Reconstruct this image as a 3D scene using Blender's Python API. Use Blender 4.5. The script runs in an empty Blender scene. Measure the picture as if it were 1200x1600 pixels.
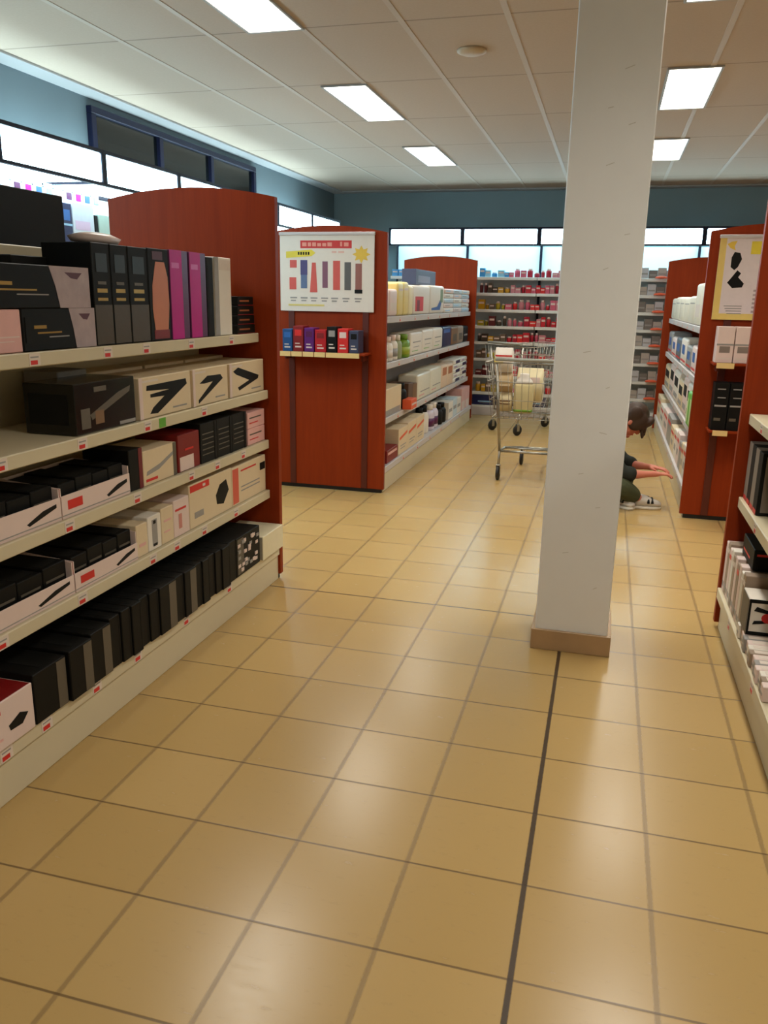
import bpy, bmesh, math, random
from mathutils import Vector, Matrix
random.seed(7)
S = bpy.context.scene
COL = S.collection
PI = math.pi

# ------------------------------------------------------------------ materials
def lin(c):
    return tuple(((v/255)/12.92 if v/255 <= .04045 else (((v/255)+.055)/1.055)**2.4) for v in c)
MATS = {}
def M(name, rgb=(200, 200, 200), rough=.5, metal=0., spec=.5, var=.06, scale=30., coat=0.):
    """plain painted / printed surface with a little procedural mottling"""
    if name in MATS: return MATS[name]
    m = bpy.data.materials.new(name); m.use_nodes = True
    nt = m.node_tree; b = nt.nodes['Principled BSDF']
    c = lin(rgb)
    b.inputs['Roughness'].default_value = rough
    b.inputs['Metallic'].default_value = metal
    b.inputs['Specular IOR Level'].default_value = spec
    b.inputs['Coat Weight'].default_value = coat
    tc = nt.nodes.new('ShaderNodeTexCoord'); nz = nt.nodes.new('ShaderNodeTexNoise')
    nz.inputs['Scale'].default_value = scale; nz.inputs['Detail'].default_value = 3
    nt.links.new(tc.outputs['Object'], nz.inputs['Vector'])
    mx = nt.nodes.new('ShaderNodeMix'); mx.data_type = 'RGBA'
    mx.inputs['A'].default_value = (*[v*(1-var) for v in c], 1)
    mx.inputs['B'].default_value = (*[min(1, v*(1+var)) for v in c], 1)
    nt.links.new(nz.outputs['Fac'], mx.inputs['Factor'])
    nt.links.new(mx.outputs['Result'], b.inputs['Base Color'])
    MATS[name] = m
    return m
def EM(name, col, strength):
    if name in MATS: return MATS[name]
    m = bpy.data.materials.new(name); m.use_nodes = True
    b = m.node_tree.nodes['Principled BSDF']
    b.inputs['Base Color'].default_value = (.8, .8, .8, 1)
    b.inputs['Emission Color'].default_value = (*col, 1)
    b.inputs['Emission Strength'].default_value = strength
    MATS[name] = m
    return m
def math_node(nt, op, a, b=None, clamp=False):
    n = nt.nodes.new('ShaderNodeMath'); n.operation = op; n.use_clamp = clamp
    for i, v in enumerate((a, b)):
        if v is None: continue
        if isinstance(v, (int, float)): n.inputs[i].default_value = v
        else: nt.links.new(v, n.inputs[i])
    return n.outputs[0]
def mix_node(nt, f, a, b):
    n = nt.nodes.new('ShaderNodeMix'); n.data_type = 'RGBA'
    for k, v in (('Factor', f), ('A', a), ('B', b)):
        if isinstance(v, tuple): n.inputs[k].default_value = (*v, 1) if len(v) == 3 else v
        elif isinstance(v, (int, float)): n.inputs[k].default_value = v
        else: nt.links.new(v, n.inputs[k])
    return n.outputs['Result']

def wood():
    m = bpy.data.materials.new('cherry_wood_laminate'); m.use_nodes = True
    nt = m.node_tree; b = nt.nodes['Principled BSDF']
    tc = nt.nodes.new('ShaderNodeTexCoord'); mp = nt.nodes.new('ShaderNodeMapping')
    mp.inputs['Scale'].default_value = (9, 9, .7)
    nt.links.new(tc.outputs['Object'], mp.inputs['Vector'])
    n1 = nt.nodes.new('ShaderNodeTexNoise'); n1.inputs['Scale'].default_value = 2.2
    n1.inputs['Detail'].default_value = 6; n1.inputs['Distortion'].default_value = .8
    nt.links.new(mp.outputs[0], n1.inputs['Vector'])
    mp2 = nt.nodes.new('ShaderNodeMapping'); mp2.inputs['Scale'].default_value = (70, 70, 3)
    nt.links.new(tc.outputs['Object'], mp2.inputs['Vector'])
    n2 = nt.nodes.new('ShaderNodeTexNoise'); n2.inputs['Scale'].default_value = 2
    nt.links.new(mp2.outputs[0], n2.inputs['Vector'])
    c = mix_node(nt, n1.outputs['Fac'], lin((128, 41, 9)), lin((154, 58, 17)))
    c = mix_node(nt, math_node(nt, 'MULTIPLY', n2.outputs['Fac'], .35), c, lin((102, 30, 7)))
    nt.links.new(c, b.inputs['Base Color'])
    b.inputs['Roughness'].default_value = .5
    b.inputs['Specular IOR Level'].default_value = .16
    return m
WOOD = wood()

TILE = .32
def floor_mat():
    m = bpy.data.materials.new('beige_stone_floor_tiles'); m.use_nodes = True
    nt = m.node_tree; b = nt.nodes['Principled BSDF']
    geo = nt.nodes.new('ShaderNodeNewGeometry'); sep = nt.nodes.new('ShaderNodeSeparateXYZ')
    nt.links.new(geo.outputs['Position'], sep.inputs[0])
    x, y = sep.outputs[0], sep.outputs[1]
    tx, ty = math_node(nt, 'DIVIDE', x, TILE), math_node(nt, 'DIVIDE', y, TILE)
    dx, dy = math_node(nt, 'PINGPONG', tx, .5), math_node(nt, 'PINGPONG', ty, .5)
    def line(d, half, soft):
        n = nt.nodes.new('ShaderNodeMapRange'); n.interpolation_type = 'SMOOTHSTEP'
        n.inputs['From Min'].default_value = half; n.inputs['From Max'].default_value = half+soft
        n.inputs['To Min'].default_value = 1; n.inputs['To Max'].default_value = 0
        nt.links.new(d, n.inputs['Value']); return n.outputs[0]
    lx, ly = line(dx, .012, .016), line(dy, .006, .009)
    # tile to tile tint
    fl = nt.nodes.new('ShaderNodeCombineXYZ')
    nt.links.new(math_node(nt, 'FLOOR', tx), fl.inputs[0]); nt.links.new(math_node(nt, 'FLOOR', ty), fl.inputs[1])
    wn = nt.nodes.new('ShaderNodeTexWhiteNoise'); nt.links.new(fl.outputs[0], wn.inputs['Vector'])
    mp = nt.nodes.new('ShaderNodeMapping'); mp.inputs['Scale'].default_value = (7, 22, 1)
    mp.inputs['Rotation'].default_value = (0, 0, .35)
    nt.links.new(geo.outputs['Position'], mp.inputs['Vector'])
    nz = nt.nodes.new('ShaderNodeTexNoise'); nz.inputs['Scale'].default_value = 2.5; nz.inputs['Detail'].default_value = 6
    nz.inputs['Roughness'].default_value = .65
    nt.links.new(mp.outputs[0], nz.inputs['Vector'])
    base = mix_node(nt, wn.outputs['Value'], lin((176, 145, 90)), lin((184, 153, 98)))
    vein = nt.nodes.new('ShaderNodeMapRange'); vein.inputs['From Min'].default_value = .60; vein.inputs['From Max'].default_value = .74
    vein.inputs['To Max'].default_value = .30
    nt.links.new(nz.outputs['Fac'], vein.inputs['Value'])
    base = mix_node(nt, vein.outputs[0], base, lin((134, 104, 62)))
    c = mix_node(nt, math_node(nt, 'MULTIPLY', lx, .52), base, lin((112, 88, 56)))
    c = mix_node(nt, math_node(nt, 'MULTIPLY', ly, .8), c, lin((98, 74, 44)))
    # dark movement joints that cross beside the pillar
    jx = math_node(nt, 'ABSOLUTE', x); jy = math_node(nt, 'ABSOLUTE', y)
    c = mix_node(nt, math_node(nt, 'MULTIPLY', line(jx, .005, .004), .95), c, lin((58, 44, 32)))
    c = mix_node(nt, math_node(nt, 'MULTIPLY', line(jy, .003, .004), .85), c, lin((62, 46, 32)))
    nt.links.new(c, b.inputs['Base Color'])
    rr = nt.nodes.new('ShaderNodeMapRange'); rr.inputs['To Min'].default_value = .20; rr.inputs['To Max'].default_value = .31
    nt.links.new(nz.outputs['Fac'], rr.inputs['Value'])
    nt.links.new(math_node(nt, 'ADD', rr.outputs[0], math_node(nt, 'MULTIPLY', math_node(nt, 'MAXIMUM', lx, ly), .04)), b.inputs['Roughness'])
    bp = nt.nodes.new('ShaderNodeBump'); bp.inputs['Strength'].default_value = .1; bp.inputs['Distance'].default_value = .002
    nt.links.new(math_node(nt, 'SUBTRACT', 1, ly), bp.inputs['Height'])
    nt.links.new(bp.outputs[0], b.inputs['Normal'])
    b.inputs['Specular IOR Level'].default_value = .42
    return m

def ceiling_mat():
    m = bpy.data.materials.new('cream_ceiling_panels'); m.use_nodes = True
    nt = m.node_tree; b = nt.nodes['Principled BSDF']
    geo = nt.nodes.new('ShaderNodeNewGeometry'); sep = nt.nodes.new('ShaderNodeSeparateXYZ')
    nt.links.new(geo.outputs['Position'], sep.inputs[0])
    ty = math_node(nt, 'DIVIDE', math_node(nt, 'SUBTRACT', sep.outputs[1], .80), 1.155)
    dy = math_node(nt, 'PINGPONG', ty, .5)
    ly = math_node(nt, 'LESS_THAN', dy, .006)
    nz = nt.nodes.new('ShaderNodeTexNoise'); nz.inputs['Scale'].default_value = 60; nz.inputs['Detail'].default_value = 4
    nt.links.new(geo.outputs['Position'], nz.inputs['Vector'])
    c = mix_node(nt, nz.outputs['Fac'], lin((180, 164, 146)), lin((189, 173, 155)))
    c = mix_node(nt, math_node(nt, 'MULTIPLY', ly, .5), c, lin((80, 70, 60)))
    nt.links.new(c, b.inputs['Base Color']); b.inputs['Roughness'].default_value = .75
    b.inputs['Specular IOR Level'].default_value = .25
    return m

WALLM = M('grey_blue_wall_paint', (94, 108, 113), .7, var=.03, scale=4)
CREAM = M('cream_enamel_steel', (206, 194, 164), .42, var=.03, scale=8)
GREYM = M('pale_grey_enamel_steel', (196, 190, 188), .42, var=.03, scale=8)
RAILW = M('dark_cherry_rail', (84, 26, 10), .45, var=.12, scale=12)
SHELFW = M('white_enamel_shelf', (226, 226, 222), .42, var=.02)
NAVY = M('navy_blue_frame_metal', (11, 15, 40), .5, spec=.3)
BLACK = M('black_card', (14, 14, 13), .55, spec=.2, var=.15)
BLACK2 = M('soft_black_card', (21, 21, 20), .58, spec=.2, var=.15)
EDGE = M('grey_brown_card_edge', (92, 84, 72), .5)
WHITE = M('white_card', (226, 218, 206), .5, var=.03)
CREAMC = M('cream_card', (218, 198, 164), .5, var=.03)
PINKW = M('pinkish_white_card', (222, 200, 192), .5, var=.03)
PINK = M('pale_pink_card', (222, 172, 166), .5)
RED = M('bright_red_print', (206, 38, 34), .45)
DRED = M('dark_red_card', (124, 16, 18), .45)
MAG = M('magenta_foil_card', (188, 22, 132), .4, spec=.25, var=.12, scale=14)
PURP = M('deep_purple_card', (84, 20, 74), .35)
SKIN = M('printed_skin_tone', (196, 120, 84), .45, var=.15, scale=9)
BROWNC = M('dark_bronze_card', (70, 56, 34), .4, var=.15)
GOLD = M('gold_foil_print', (178, 142, 74), .3, metal=.6)
GREYP = M('grey_print', (150, 146, 142), .5)
MAUVE = M('mauve_flower_print', (168, 150, 152), .5, var=.22, scale=22)
YEL = M('yellow_print', (226, 206, 60), .5)
LYEL = M('pale_yellow_pack', (226, 206, 130), .45, var=.08)
GREEN = M('leaf_green_plastic', (110, 150, 40), .35)
BGREEN = M('bright_green_pack', (96, 168, 56), .4)
BLUE = M('mid_blue_pack', (46, 100, 170), .4)
LBLUE = M('pale_blue_pack', (150, 196, 226), .4)
NAVYC = M('navy_card', (26, 32, 76), .4)
ORANGE = M('orange_red_plastic', (226, 92, 52), .4)
BROWN = M('brown_card', (124, 92, 62), .5)
DKGLASS = M('dark_glass', (14, 18, 18), .08, spec=.6)
RUBBER = M('black_rubber', (24, 22, 20), .6)
CHROME = M('galvanised_wire', (170, 166, 156), .32, metal=.9)
PAPER = M('label_paper', (218, 204, 192), .55)
KRAFT = M('cream_price_label', (226, 196, 134), .5)
STONE = M('beige_stone_skirting', (178, 146, 108), .4, var=.12, scale=14)
PILLAR = M('off_white_pillar_paint', (236, 236, 236), .6, var=.02, scale=12)
SCUFF = M('pale_grey_scuff', (206, 203, 198), .6)
DARKP = M('black_plinth', (16, 14, 12), .5)
LAMP = EM('warm_troffer_diffuser', (1.0, .96, .84), 6.0)
FASC = EM('cool_light_fascia', (.56, .86, 1.0), 12.0)
TUBE = EM('cool_canopy_lamp', (.68, .92, 1.0), 9.0)
SOFT = EM('cyan_canopy_diffuser', (.50, .88, 1.0), 4.2)
GLOW = EM('cool_uplight_tube', (.62, .88, 1.0), 2.2)
LITBACK = M('white_laminate_back', (226, 236, 238), .5, var=.02)

# ------------------------------------------------------------------ mesh helpers
class MB:
    def __init__(self):
        self.bm = bmesh.new(); self.mats = []; self.cur = 0
    def use(self, m):
        if m not in self.mats: self.mats.append(m)
        self.cur = self.mats.index(m); return self
    def _tag(self, faces):
        for f in faces: f.material_index = self.cur
    def box(self, x0, x1, y0, y1, z0, z1, bev=0., seg=1):
        vs = [self.bm.verts.new((x, y, z)) for x in (x0, x1) for y in (y0, y1) for z in (z0, z1)]
        idx = [(0, 1, 3, 2), (4, 6, 7, 5), (0, 4, 5, 1), (2, 3, 7, 6), (0, 2, 6, 4), (1, 5, 7, 3)]
        fs = [self.bm.faces.new([vs[i] for i in q]) for q in idx]
        self._tag(fs)
        if bev > 0:
            es = list({e for f in fs for e in f.edges})
            r = bmesh.ops.bevel(self.bm, geom=es, offset=bev, segments=seg, affect='EDGES', profile=.5)
            self._tag(r['faces'])
        return self
    def prism(self, pts, d):
        """closed polygon pts (3-D) extruded by vector d"""
        d = Vector(d)
        a = [self.bm.verts.new(p) for p in pts]; b = [self.bm.verts.new(Vector(p)+d) for p in pts]
        n = len(pts)
        fs = [self.bm.faces.new(a[::-1]), self.bm.faces.new(b)]
        for i in range(n): fs.append(self.bm.faces.new((a[i], a[(i+1) % n], b[(i+1) % n], b[i])))
        self._tag(fs); return self
    def tube(self, pts, r, n=8):
        pts = [Vector(p) for p in pts]; rings = []
        for i, p in enumerate(pts):
            t = (pts[min(i+1, len(pts)-1)]-pts[max(i-1, 0)]).normalized()
            u = t.cross(Vector((0, 0, 1)))
            if u.length < 1e-3: u = t.cross(Vector((1, 0, 0)))
            u.normalize(); v = t.cross(u)
            rings.append([self.bm.verts.new(p+r*(math.cos(2*PI*k/n)*u+math.sin(2*PI*k/n)*v)) for k in range(n)])
        fs = []
        for a, b in zip(rings, rings[1:]):
            for k in range(n):
                f = self.bm.faces.new((a[k], a[(k+1) % n], b[(k+1) % n], b[k])); f.smooth = True; fs.append(f)
        fs += [self.bm.faces.new(rings[0][::-1]), self.bm.faces.new(rings[-1])]
        self._tag(fs); return self
    def lathe(self, prof, c=(0, 0, 0), n=16, sx=1., sy=1., axis='z'):
        rings = []
        for r, z in prof:
            ring = []
            for k in range(n):
                a = 2*PI*k/n
                p = (r*math.cos(a)*sx, r*math.sin(a)*sy, z)
                if axis == 'x': p = (z, p[0], p[1])
                if axis == 'y': p = (p[0], z, p[1])
                ring.append(self.bm.verts.new((p[0]+c[0], p[1]+c[1], p[2]+c[2])))
            rings.append(ring)
        fs = []
        for a, b in zip(rings, rings[1:]):
            for k in range(n):
                f = self.bm.faces.new((a[k], a[(k+1) % n], b[(k+1) % n], b[k])); f.smooth = True; fs.append(f)
        fs += [self.bm.faces.new(rings[0][::-1]), self.bm.faces.new(rings[-1])]
        self._tag(fs); return self
    def mesh(self, name):
        bmesh.ops.recalc_face_normals(self.bm, faces=self.bm.faces[:])
        me = bpy.data.meshes.new(name); self.bm.to_mesh(me); self.bm.free()
        for m in self.mats: me.materials.append(m)
        return me
    def build(self, name, parent=None, loc=None):
        o = bpy.data.objects.new(name, self.mesh(name)); COL.objects.link(o)
        if loc: o.location = loc
        if parent: o.parent = parent
        return o
def link(name, me, parent=None, loc=(0, 0, 0)):
    o = bpy.data.objects.new(name, me); COL.objects.link(o); o.location = loc
    if parent: o.parent = parent
    return o
def tag(o, label, cat, group=None):
    o['label'] = label; o['category'] = cat
    if group: o['group'] = group
    return o
def struct(o, label=None):
    o['kind'] = 'structure'
    if label: o['label'] = label
    return o
def empty(name, loc=(0, 0, 0)):
    o = bpy.data.objects.new(name, None); COL.objects.link(o); o.location = loc; o.empty_display_size = .1
    return o
def copy_tree(o, loc):
    """the thing and copies of its parts and sub-parts"""
    r = o.copy(); COL.objects.link(r); r.location = loc
    def kids(a, b):
        for ch in a.children:
            c = ch.copy(); COL.objects.link(c); c.parent = b; kids(ch, c)
    kids(o, r)
    return r
ORD = ['first', 'second', 'third', 'fourth', 'fifth', 'sixth', 'seventh', 'eighth', 'ninth', 'tenth', 'eleventh', 'twelfth',
       'thirteenth', 'fourteenth', 'fifteenth', 'sixteenth', 'seventeenth', 'eighteenth', 'nineteenth', 'twentieth']

# ------------------------------------------------------------------ packaged goods
def face_frame(face, w, d, h):
    """origin, u axis, v axis, outward normal of a box face; the box base is centred on 0,0,0"""
    if face == 'E': return Vector((w/2, -d/2, 0)), Vector((0, d, 0)), Vector((0, 0, h)), Vector((1, 0, 0))
    if face == 'W': return Vector((-w/2, d/2, 0)), Vector((0, -d, 0)), Vector((0, 0, h)), Vector((-1, 0, 0))
    if face == 'S': return Vector((-w/2, -d/2, 0)), Vector((w, 0, 0)), Vector((0, 0, h)), Vector((0, -1, 0))
    return Vector((-w/2, -d/2, h)), Vector((w, 0, 0)), Vector((0, d, 0)), Vector((0, 0, 1))
def R(u0, u1, v0, v1): return [(u0, v0), (u1, v0), (u1, v1), (u0, v1)]
def pack(name, label, cat, x, y, z, body, prints=(), group=None, bev=.0025, child='printed_panel'):
    """a carton: x=(x0,x1) y=(y0,y1) z=(z0,z1) in the room; prints = (face, polygon in 0..1, material)"""
    w, d, h = x[1]-x[0], y[1]-y[0], z[1]-z[0]
    soft = name in ('tissue_pack', 'nappy_pack', 'wipes_pack', 'cotton_pack')
    b = MB().use(body)
    if soft:
        b.box(-w/2, w/2, -d/2, d/2, 0, h, min(.022, w/5, d/5, h/4), 3)
        for f_ in b.bm.faces: f_.smooth = True
    else: b.box(-w/2, w/2, -d/2, d/2, 0, h, min(bev, w/5, d/5, h/5))
    o = b.build(name, None, ((x[0]+x[1])/2, (y[0]+y[1])/2, z[0]+.001))
    tag(o, label, cat, group)
    if prints:
        p = MB(); lay = 0
        for f, poly, m in prints:
            O, U, V, N = face_frame(f, w, d, h); lay += 1
            if soft: poly = [(min(.9, max(.1, q[0])), min(.88, max(.12, q[1]))) for q in poly]
            p.use(m).prism([O+U*u+V*v+N*(.0002) for u, v in poly], N*(.0004+.0002*lay))
            if len(prints) < 4: p.build(child, o); p = MB()
        if len(prints) >= 4: p.build(child, o)
        else: p.bm.free()
    return o
def text_rows(face, u0, u1, v0, v1, n, m, rnd=None):
    out = []; rnd = rnd or random.Random(3)
    for i in range(n):
        v = v0+(v1-v0)*(i+.3)/n; hgt = (v1-v0)/n*.42; u = u0
        while u < u1-.02:
            l = rnd.uniform(.06, .16)*(u1-u0)*1.6
            out.append((face, R(u, min(u1, u+l), v, v+hgt), m)); u += l+.03*(u1-u0)
    return out
def bottle(name, label, cat, loc, r, h, body, cap, group=None, capshare=.22, flat=.7, labelm=None):
    b = MB().use(body)
    hb = h*(1-capshare)
    b.lathe([(r*.9, 0), (r, r*.15), (r, hb*.78), (r*.8, hb*.93), (r*.42, hb)], sx=flat, n=14)
    o = b.build(name, None, (loc[0], loc[1], loc[2]+.001)); tag(o, label, cat, group)
    c = MB().use(cap); c.lathe([(r*.46, hb-.002), (r*.48, h*.985), (r*.40, h)], sx=1, n=12); c.build('cap', o)
    if labelm:
        l = MB().use(labelm); l.lathe([(r*1.012, hb*.18), (r*1.012, hb*.6)], sx=flat, n=14); l.build('front_label', o)
    return o

# ------------------------------------------------------------------ the room
ZC, XL, YW, XR, YF = 2.90, -3.73, 7.50, 6.0, -6.2
o = MB().use(floor_mat()).box(XL-.1, XR+.1, YF-.1, YW+.1, -.1, 0).build('floor'); struct(o)
ceil = MB().use(ceiling_mat()).box(XL-.1, XR+.1, YF-.1, YW+.1, ZC, ZC+.1).build('ceiling'); struct(ceil)
struct(MB().use(WALLM).box(XL-.1, XL, YF, YW, 0, ZC).build('wall_left'))
struct(MB().use(M('wall_paint_light_lifted', (124, 146, 152), .7, var=.03, scale=4)).box(XL-.1, XR+.1, YW, YW+.1, 0, ZC).build('wall_back'))  # same wall paint, made lighter in colour to stand in for light here
struct(MB().use(WALLM).box(XR, XR+.1, YF, YW, 0, ZC).build('wall_right'))
struct(MB().use(WALLM).box(XL-.1, XR+.1, YF-.1, YF, 0, ZC).build('wall_front'))
STRIP = M('cream_ceiling_profile', (189, 176, 161), .55, var=.02)
TRIM = M('white_ceiling_profile', (158, 160, 160), .5, var=.02)
struct(MB().use(TRIM).box(XL, XL+.17, YF, YW, ZC-.018, ZC, .003).build('trim_1'))
struct(MB().use(TRIM).box(XL+.17, XR, YW-.17, YW, ZC-.018, ZC, .003).build('trim_2'))
for x in [-1.64+.5525*k for k in range(-2, 13)]:
    MB().use(STRIP).box(x-.016, x+.016, YF, YW-.17, ZC-.003, ZC, .0008).build('ceiling_profile_strip', ceil)

# transom window of three dark panes high on the left wall
win = MB().use(NAVY)
for (y0, y1, z0, z1) in ((1.86, 4.78, 2.775, 2.825), (1.86, 4.78, 2.18, 2.24), (1.86, 1.92, 2.24, 2.775), (4.72, 4.78, 2.24, 2.775), (2.81, 2.87, 2.24, 2.775), (3.74, 3.80, 2.24, 2.775)):
    win.box(XL, XL+.045, y0, y1, z0, z1, .004)
win = struct(win.build('window_1'))
for (y0, y1) in ((1.92, 2.81), (2.87, 3.74), (3.80, 4.72)):
    MB().use(DKGLASS).box(XL+.002, XL+.014, y0, y1, 2.24, 2.775).build('window_pane', win)

# pillar with a stone skirting
pil = MB().use(PILLAR).box(-.114, .197, -.370, -.060, 0, ZC, .004).build('pillar'); struct(pil, 'square off-white painted pillar standing in the aisle')
sk = MB().use(STONE)
sk.box(-.130, .213, -.386, -.370, 0, .093, .002).box(-.130, .213, -.060, -.044, 0, .093, .002)
sk.box(-.130, -.114, -.370, -.060, 0, .093, .002).box(.197, .213, -.370, -.060, 0, .093, .002)
sk.build('skirting', pil)
sm = MB().use(SCUFF)
for (x, z, l, t) in ((.07, 2.33, .035, .012), (.02, 2.2, .02, .004), (.10, 2.14, .025, .008), (.03, 2.0, .03, .01), (.12, 1.75, .02, .004), (.05, 1.62, .02, .008),
                     (.0, 1.3, .03, .006), (.1, 1.16, .015, .006), (.09, .98, .03, -.006), (.02, .8, .02, .005), (.10, .66, .02, .004), (-.02, .45, .025, .005), (.12, .3, .015, .008)):
    sm.prism([(x, -.3705, z), (x+l, -.3705, z+t), (x+l, -.3705, z+t+.003), (x, -.3705, z+.003)], (0, -.0004, 0))
sm.build('scuff_marks', pil)

# ceiling lights
LAMPDATA = bpy.data.lights.new('troffer_lamp', 'AREA'); LAMPDATA.shape = 'RECTANGLE'; LAMPDATA.size = .28; LAMPDATA.size_y = 1.08
LAMPDATA.energy = 17; LAMPDATA.color = (1.0, .96, .86); LAMPDATA.spread = math.radians(140)
LABL = {(-1.79, .235): 'long ceiling light over the near left shelves, cut by the photo top edge',
        (-1.79, 2.535): 'long ceiling light above the gap between both left shelf rows',
        (-1.79, 4.84): 'small looking ceiling light above the far left shelf row',
        (.47, .235): 'ceiling light at the top right corner, only its end showing',
        (.47, 2.535): 'ceiling light right of the pillar, nearer of the two there',
        (.47, 4.84): 'ceiling light right of the pillar, farther and lower of the two'}
for cx in (-1.79, .47, 2.73, 4.99):
    for cy in (-4.36, -2.06, .235, 2.535, 4.84):
        if cx < -1 and cy < 0: continue
        lab = LABL.get((cx, cy))
        e = empty('ceiling_light', (cx, cy, ZC))
        col = 'over the left shelves' if cx < -1 else 'over the aisle' if cx < 1 else 'over the next aisle right' if cx < 4 else 'near the right wall'
        tag(e, lab or 'recessed ceiling light %s, %s from the back wall' % (col, ORD[{4.84: 0, 2.535: 1, .235: 2, -2.06: 3, -4.36: 4}[cy]]), 'ceiling light', 'recessed ceiling lights')
        f = MB().use(TRIM)
        for (a, b_, c, d) in ((-.165, .165, -.565, -.55), (-.165, .165, .55, .565), (-.165, -.15, -.55, .55), (.15, .165, -.55, .55)):
            f.box(a, b_, c, d, -.012, 0, .002)
        f.build('frame', e)
        MB().use(LAMP).box(-.15, .15, -.55, .55, -.008, -.001).build('diffuser', e)
        l = bpy.data.objects.new('troffer_lamp', LAMPDATA); COL.objects.link(l); l.parent = e; l.location = (0, 0, -.011)
d = MB().use(M('beige_detector_plastic', (188, 168, 138), .5)); d.lathe([(.085, 0), (.085, -.012), (.06, -.022), (.01, -.024)], n=24)
tag(d.build('ceiling_speaker', None, (-.81, 1.37, ZC)), 'round beige speaker disc on the ceiling left of the pillar', 'speaker')

# ------------------------------------------------------------------ gondola shelving
def price_labels(shelf, xf, side, ys, z0, z1, green=()):
    """little paper price labels on the front lip"""
    for y in ys:
        t = .0012*side
        b = MB().use(PAPER); zc = (z0+z1)/2; hh = (z1-z0)*.42
        b.box(*sorted((xf+.2*t, xf+t)), y-.026, y+.026, zc-hh, zc+hh)
        b.use(RED).box(*sorted((xf+t, xf+1.4*t)), y-.020, y+.012, zc-hh*.8, zc-hh*.1)
        b.use(GREYP).box(*sorted((xf+t, xf+1.3*t)), y-.020, y+.018, zc+hh*.3, zc+hh*.55)
        b.build('price_label', shelf)
    for y in green:
        b = MB().use(BGREEN); b.box(*sorted((xf+.2*.0012*side, xf+.0012*side)), y-.025, y+.025, z0+.004, z1-.004)
        b.build('price_label', shelf)['label'] = 'green price label'
def arch_panel(x0, x1, y0, y1, z0, zc, rise, n=14):
    p = [(x0, y0, z0), (x1, y0, z0)]
    for k in range(n+1):
        t = k/n; p.append((x1+(x0-x1)*t, y0, zc+rise*(1-(2*t-1)**2)))
    return MB().use(WOOD).prism(p, (0, y1-y0, 0))
def gondola(label, xc, y0, y1, levels, zback, ends, m, labs):
    """levels: (top z, lip height, half depth); ends: list of (ya, yb) arched wooden end panels"""
    g = empty('gondola_shelving', (xc, y0, 0)); tag(g, label, 'shelving unit', 'double sided gondola shelving')
    a = max([eb for ea, eb in ends if ea < (y0+y1)/2] or [y0])-y0+.001; L = min([ea for ea, eb in ends if ea > (y0+y1)/2] or [y1])-y0-.001
    MB().use(m).box(-.02, .02, a, L, 0, zback, .003).build('back_panel', g)
    MB().use(CREAM).box(-.445, .445, a, L, 0, .144, .003).build('base_plinth', g)
    for i, (zt, lip, hd) in enumerate(levels):
        for side in (-1, 1):
            b = MB().use(m)
            xa, xb = sorted((side*.021, side*(hd-.004)))
            b.box(xa, xb, a+.001, L-.001, zt-.02, zt-.001)
            xa, xb = sorted((side*(hd-.012), side*hd))
            b.box(xa, xb, a+.001, L-.001, zt-lip, zt, .003)
            s = b.build('shelf', g)
            if labs and side in labs:
                ys, gr = labs[side][i]
                price_labels(s, side*hd, side, [v-y0 for v in ys], zt-lip, zt, [v-y0 for v in gr])
    for ya, yb in ends:
        arch_panel(-.466, .458, ya-y0, yb-y0, .03, 1.968, .05).build('end_panel', g)
        MB().use(DARKP).box(-.44, .44, ya-y0+.004, yb-y0-.004, 0, .03).build('plinth_foot', g)
    return g
LV = [(1.317, .045, .36), (1.03, .045, .405), (.77, .046, .405), (.50, .046, .405), (.19, .05, .455)]
labsL = {1: [([-1.596, -1.203, -.947, -.59, -.2], []), ([-1.84, -1.453, -1.043, -.584], [-.936]), ([-1.555, -1.144, -.721, -.477, -.2], []),
             ([-1.912, -1.519, -1.061, -.87, -.626, -.3], []), ([-2.001, -1.817, -1.549, -1.287, -.912, -.5], [])]}
gondola('cream left shelving unit nearest the camera, arched cherry wood end panel', -1.99, -3.4, .155, LV, 1.66, [(.118, .153)], CREAM, labsL)
labsR = {-1: [([-.2], []), ([-.35], []), ([-.3, -.9], [])]}
LVR = [(1.03, .046, .43), (.65, .05, .43), (.205, .05, .47)]
gondola('cream right shelving unit at the right photo edge, cherry wood end panel', 1.16, -3.4, .155, LVR, 1.66, [(.118, .153)], CREAM, labsR)
LV2 = [(1.36, .05, .40), (1.0, .05, .40), (.56, .05, .40), (.20, .05, .455)]
lab2 = {1: [([2.9+.55*k for k in range(6)], [])]*4}
g2 = gondola('grey far left shelving unit behind the illustrated white poster', -1.99, 2.24, 6.52, LV2, 1.50, [(2.24, 2.275), (6.48, 6.515)], GREYM, lab2)
LV2R = [(1.33, .05, .40), (.95, .05, .40), (.56, .05, .40), (.20, .05, .455)]
g3 = gondola('grey far right shelving unit behind the yellow bordered poster', 1.16, 2.24, 6.52, LV2R, 1.50, [(2.24, 2.275), (6.48, 6.515)], GREYM, {-1: lab2[1]})
# slotted rails on the two end panels that face the camera
for g in (g2, g3):
    for x in (-.30, .30):
        MB().use(RAILW).box(x-.024, x+.024, -.010, 0, .03, 1.92, .002).build('slotted_rail', g)

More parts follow.
